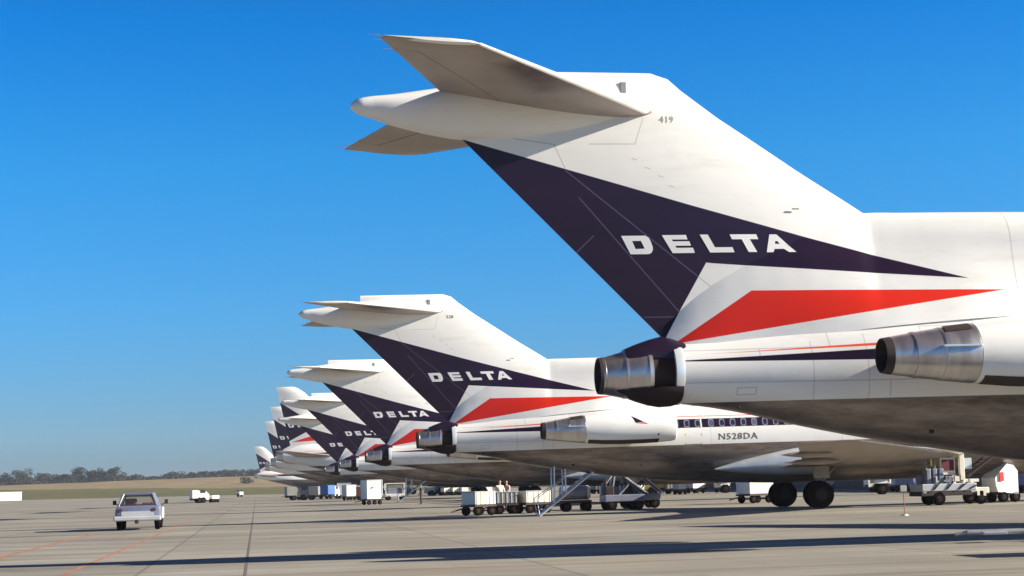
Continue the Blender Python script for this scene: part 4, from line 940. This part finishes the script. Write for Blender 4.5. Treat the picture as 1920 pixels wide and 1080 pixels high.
baggage_cart((12.9, 31.6, 0), A0, 'white baggage cart just outside the right edge, only its shadow showing', L=2.6, W=1.4, H=.85)
baggage_cart((16.7, 32.2, 0), A0, 'second white baggage cart beyond the right edge, behind the first one', L=2.6, W=1.4, H=.85)
baggage_cart((-3.95, 229, 0), A0+R(20), 'grey box trolley left of the coupled carts, farther back', body=M_LGREY, L=1.0, W=1.1, H=.6, curtain=False)
container((15.5, 168, 0), A0+R(20), 'small light grey container in the gap left of the container pair', M_LGREY, (.9, 1.0, .6))
container((12.1, 176, 0), A0+R(20), 'cream container just left of the small yellow truck', M_CREAM, (.8, 1.0, .55))
box_truck((22.8, 172, 0), A0+R(15), 'small white truck right of the container pair', body=M_CARTW, L=2.0, W=1.2, H=.6, cabh=.7)
# right-hand group
box_truck((28.2, 137.7, 0), A0+R(180), 'white truck with blue side panel behind the main wheels, right side', body=M_CARTW, cab=M_CARTW, L=1.9, W=1.2, H=.55, cabh=.65, stripe_m=M_BLUE)
container((30.6, 141, 0), A0, 'grey container right of the truck with blue side panel', M_LGREY, (1.1, 1.2, .8))
container((28.9, 126.7, 0), A0, 'blue container left of the big loader truck', M_BLUE, (1.15, 1.2, .95))
container((32.3, 111, 0), A0, 'blue container at the right edge under the nearest airliner', M_BLUE, (1.1, 1.2, 1.5))
t = thing('marker_post', (13.75, 62.7, 0), 0, 'thin red marker post with a small white panel standing on the apron', 'marker')
bm = bmesh.new(); tube(bm, (0, 0, 0), (0, 0, .9), .016, 8); obj('post', bm, simple('faded_red_post', (.30, .07, .07), .6), t)
bm = bmesh.new(); box(bm, (0, -.02, .96), (.22, .02, .22), .004); obj('panel', bm, M_CARTW, t)
bm = bmesh.new(); tube(bm, (0, 0, 0), (0, 0, .05), .14, 18, .10); obj('base', bm, M_CARTW, t, True)

def lavatory_truck(loc, rz, label):
    t = thing('ground_power_truck', loc, rz, label, 'truck')
    bm = bmesh.new(); box(bm, (-.25, 0, .52), (3.1, 1.5, .20), .03); obj('chassis', bm, M_BLACK, t)
    bm = bmesh.new(); box(bm, (-.45, 0, .80), (2.6, 1.55, .34), .04); box(bm, (-1.62, 0, .72), (.22, 1.5, .42), .04); obj('flatbed', bm, M_LGREY, t)
    bm = bmesh.new()
    for x in (-1.35, -1.05, -.75): box(bm, (x, -.4, 1.3), (.22, .5, .72), .04)
    box(bm, (-1.05, .1, 1.15), (1.1, .5, .5), .05); tube(bm, (-.75, -.72, 1.5), (-.2, -.72, 1.5), .03, 6); box(bm, (-.42, -.55, 1.15), (.35, .35, .3), .03); box(bm, (-.1, -.7, 1.18), (.10, .1, .3), .02); obj('pump_unit', bm, M_BLUEGREY, t)
    bm = bmesh.new(); box(bm, (-1.22, -.68, 1.93), (.10, .04, .30), .01); obj('warning_label', bm, M_YEL, t)
    bm = bmesh.new()
    for x in (-1.5, -.95): box(bm, (x, -.4, 2.0), (.06, .06, .9))
    box(bm, (-1.1, -.4, 2.35), (.95, .9, .06)); 
    for y in (-.72, .5): tube(bm, (-1.5, y, 2.38), (-.65, y, 2.38), .025, 6); tube(bm, (-1.5, y, 1.6), (-1.5, y, 2.6), .025, 6)
    obj('platform', bm, M_GREY, t)
    bm = bmesh.new(); box(bm, (.28, -.5, 1.72), (.24, .16, 1.6), .02); box(bm, (.28, .5, 1.72), (.16, .16, 1.55), .02); box(bm, (.68, -.5, 1.08), (.75, .14, .14), .02); box(bm, (.28, 0, 2.45), (.16, 1.1, .12), .02); obj('lift_mast', bm, M_CREAM, t)
    bm = bmesh.new(); box(bm, (-.35, -.1, 1.75), (.72, .7, .8), .04); cb_ = obj('cab', bm, M_CREAM, t)
    bm = bmesh.new(); box(bm, (-.35, -.46, 1.80), (.58, .02, .5), .005); obj('opening', bm, M_MAROON, cb_)
    bm = bmesh.new(); tube(bm, (.55, -.45, 1.25), (1.75, -.45, 2.1), .06, 8); tube(bm, (.55, .45, 1.25), (1.75, .45, 2.1), .06, 8)
    for i in range(6): box(bm, (.65+i*.2, 0, 1.32+i*.14), (.08, .95, .04))
    obj('ladder', bm, M_BLACK, t)
    bm = bmesh.new(); box(bm, (.62, -.2, 1.85), (.55, .04, .5), .01); obj('panel', bm, M_BRIGHT, t)
    bm = bmesh.new(); box(bm, (1.0, 0, .62), (.9, 1.5, .28), .04); box(bm, (.9, -.78, .5), (.12, .05, .2)); box(bm, (1.2, -.78, .48), (.12, .05, .2)); obj('front_frame', bm, M_CREAM, t)
    rnd = random.Random(5)
    for i in range(16):
        bm = bmesh.new(); x = rnd.uniform(-1.4, 1.1); zz = rnd.uniform(1.0, 1.25) if x < .3 else rnd.uniform(.75, 1.1)
        box(bm, (x, rnd.uniform(-.74, -.55), zz), (rnd.uniform(.06, .26), .12, rnd.uniform(.08, .30)), .01); obj('fitting', bm, rnd.choice([M_CARTW, M_LGREY, M_GREY, M_CREAM, M_BLACK, M_MAROON]), t)
    for x in (-1.2, -.6, 0, .5):
        bm = bmesh.new(); tube(bm, (x, -.80, .70), (x+.35, -.82, .98+.1*math.sin(x*9)), .03, 8); obj('hose', bm, M_BLACK, t)
    wheels(t, [(-.95, .6), (-.95, -.66), (1.05, .6), (1.05, -.66)], .31, .22)
lavatory_truck((19.85, 80.3, 0), A0, 'cluttered flatbed service truck with cream mast and pump unit, right under the nearest airliner')
def tractor(loc, rz, label):
    t = thing('tow_tractor', loc, rz, label, 'tractor')
    bm = bmesh.new(); pr = [(-.62, .50), (.50, .38), (.52, 1.45), (.30, 1.72), (-.05, 1.80), (-.45, 1.45), (-.75, 1.15), (-.72, .8)]
    loft(bm, [[(x, y, z) for x, z in pr] for y in (-.55, -.45, .45, .55)])
    bmesh.ops.bevel(bm, geom=[e for e in bm.edges if e.calc_face_angle(0) > .8], offset=.05, segments=2, affect='EDGES')
    b = obj('body', bm, M_LETTER, t, True, 40)
    bm = bmesh.new(); box(bm, (-.42, -.60, 1.20), (.24, .02, .42), .01); obj('side_panel', bm, M_REDP, b)
    bm = bmesh.new(); tube(bm, (.1, -.3, 1.75), (.1, -.3, 2.05), .06, 10); tube(bm, (.38, -.3, 1.6), (.38, -.3, 2.0), .08, 10); obj('exhaust_stack', bm, M_GREY, b)
    bm = bmesh.new(); box(bm, (.53, 0, 1.25), (.02, .7, .4), .005); obj('window', bm, M_GLASS, b)
    bm = bmesh.new(); box(bm, (0, 0, .42), (1.2, .95, .12), .02); obj('chassis', bm, M_BLACK, t)
    wheels(t, [(-.30, .45), (.36, .45), (-.30, -.45), (.36, -.45)], .27, .2)
tractor((22.75, 82.6, 0), A0+R(12), 'white upright tow tractor with a red side panel, right of the flatbed service truck')
# tow bar lying on the apron
t = thing('tow_bar', (9.55, 37.6, 0), R(-2), 'silver aircraft tow bar lying on the apron under the nearest airliner', 'tow bar')
bm = bmesh.new(); tube(bm, (0, 0, .22), (4.2, 0, .22), .06, 12); tube(bm, (0, 0, .22), (-.25, 0, .18), .04, 8); obj('bar', bm, M_SILVER, t, True)
bm = bmesh.new(); box(bm, (.55, 0, .2), (.5, .5, .05), .01); obj('bracket', bm, M_LGREY, t)
bm = bmesh.new(); tube(bm, (1.6, -.3, .14), (1.6, .3, .14), .03, 8); obj('axle', bm, M_LGREY, t)
for y in (-.32, .32): wheel(t, (1.6, y, .14), .14, .08)

# ------------------------------------------------------------------ haze
HAZE = 0.00012
if HAZE:
    bm = bmesh.new(); box(bm, (0, 1500, 15), (5000, 4000, 32))
    hm = bpy.data.materials.new('haze_air'); hm.use_nodes = True; nt = hm.node_tree; nt.nodes.remove(nt.nodes['Principled BSDF'])
    pv = nt.nodes.new('ShaderNodeVolumePrincipled'); pv.inputs['Color'].default_value = (.80, .88, 1, 1); pv.inputs['Density'].default_value = HAZE; pv.inputs['Anisotropy'].default_value = .3
    nt.links.new(pv.outputs[0], nt.nodes['Material Output'].inputs['Volume'])
    tag(obj('haze', bm, hm), 'thin pale haze over the far airfield', 'haze', None, 'stuff')
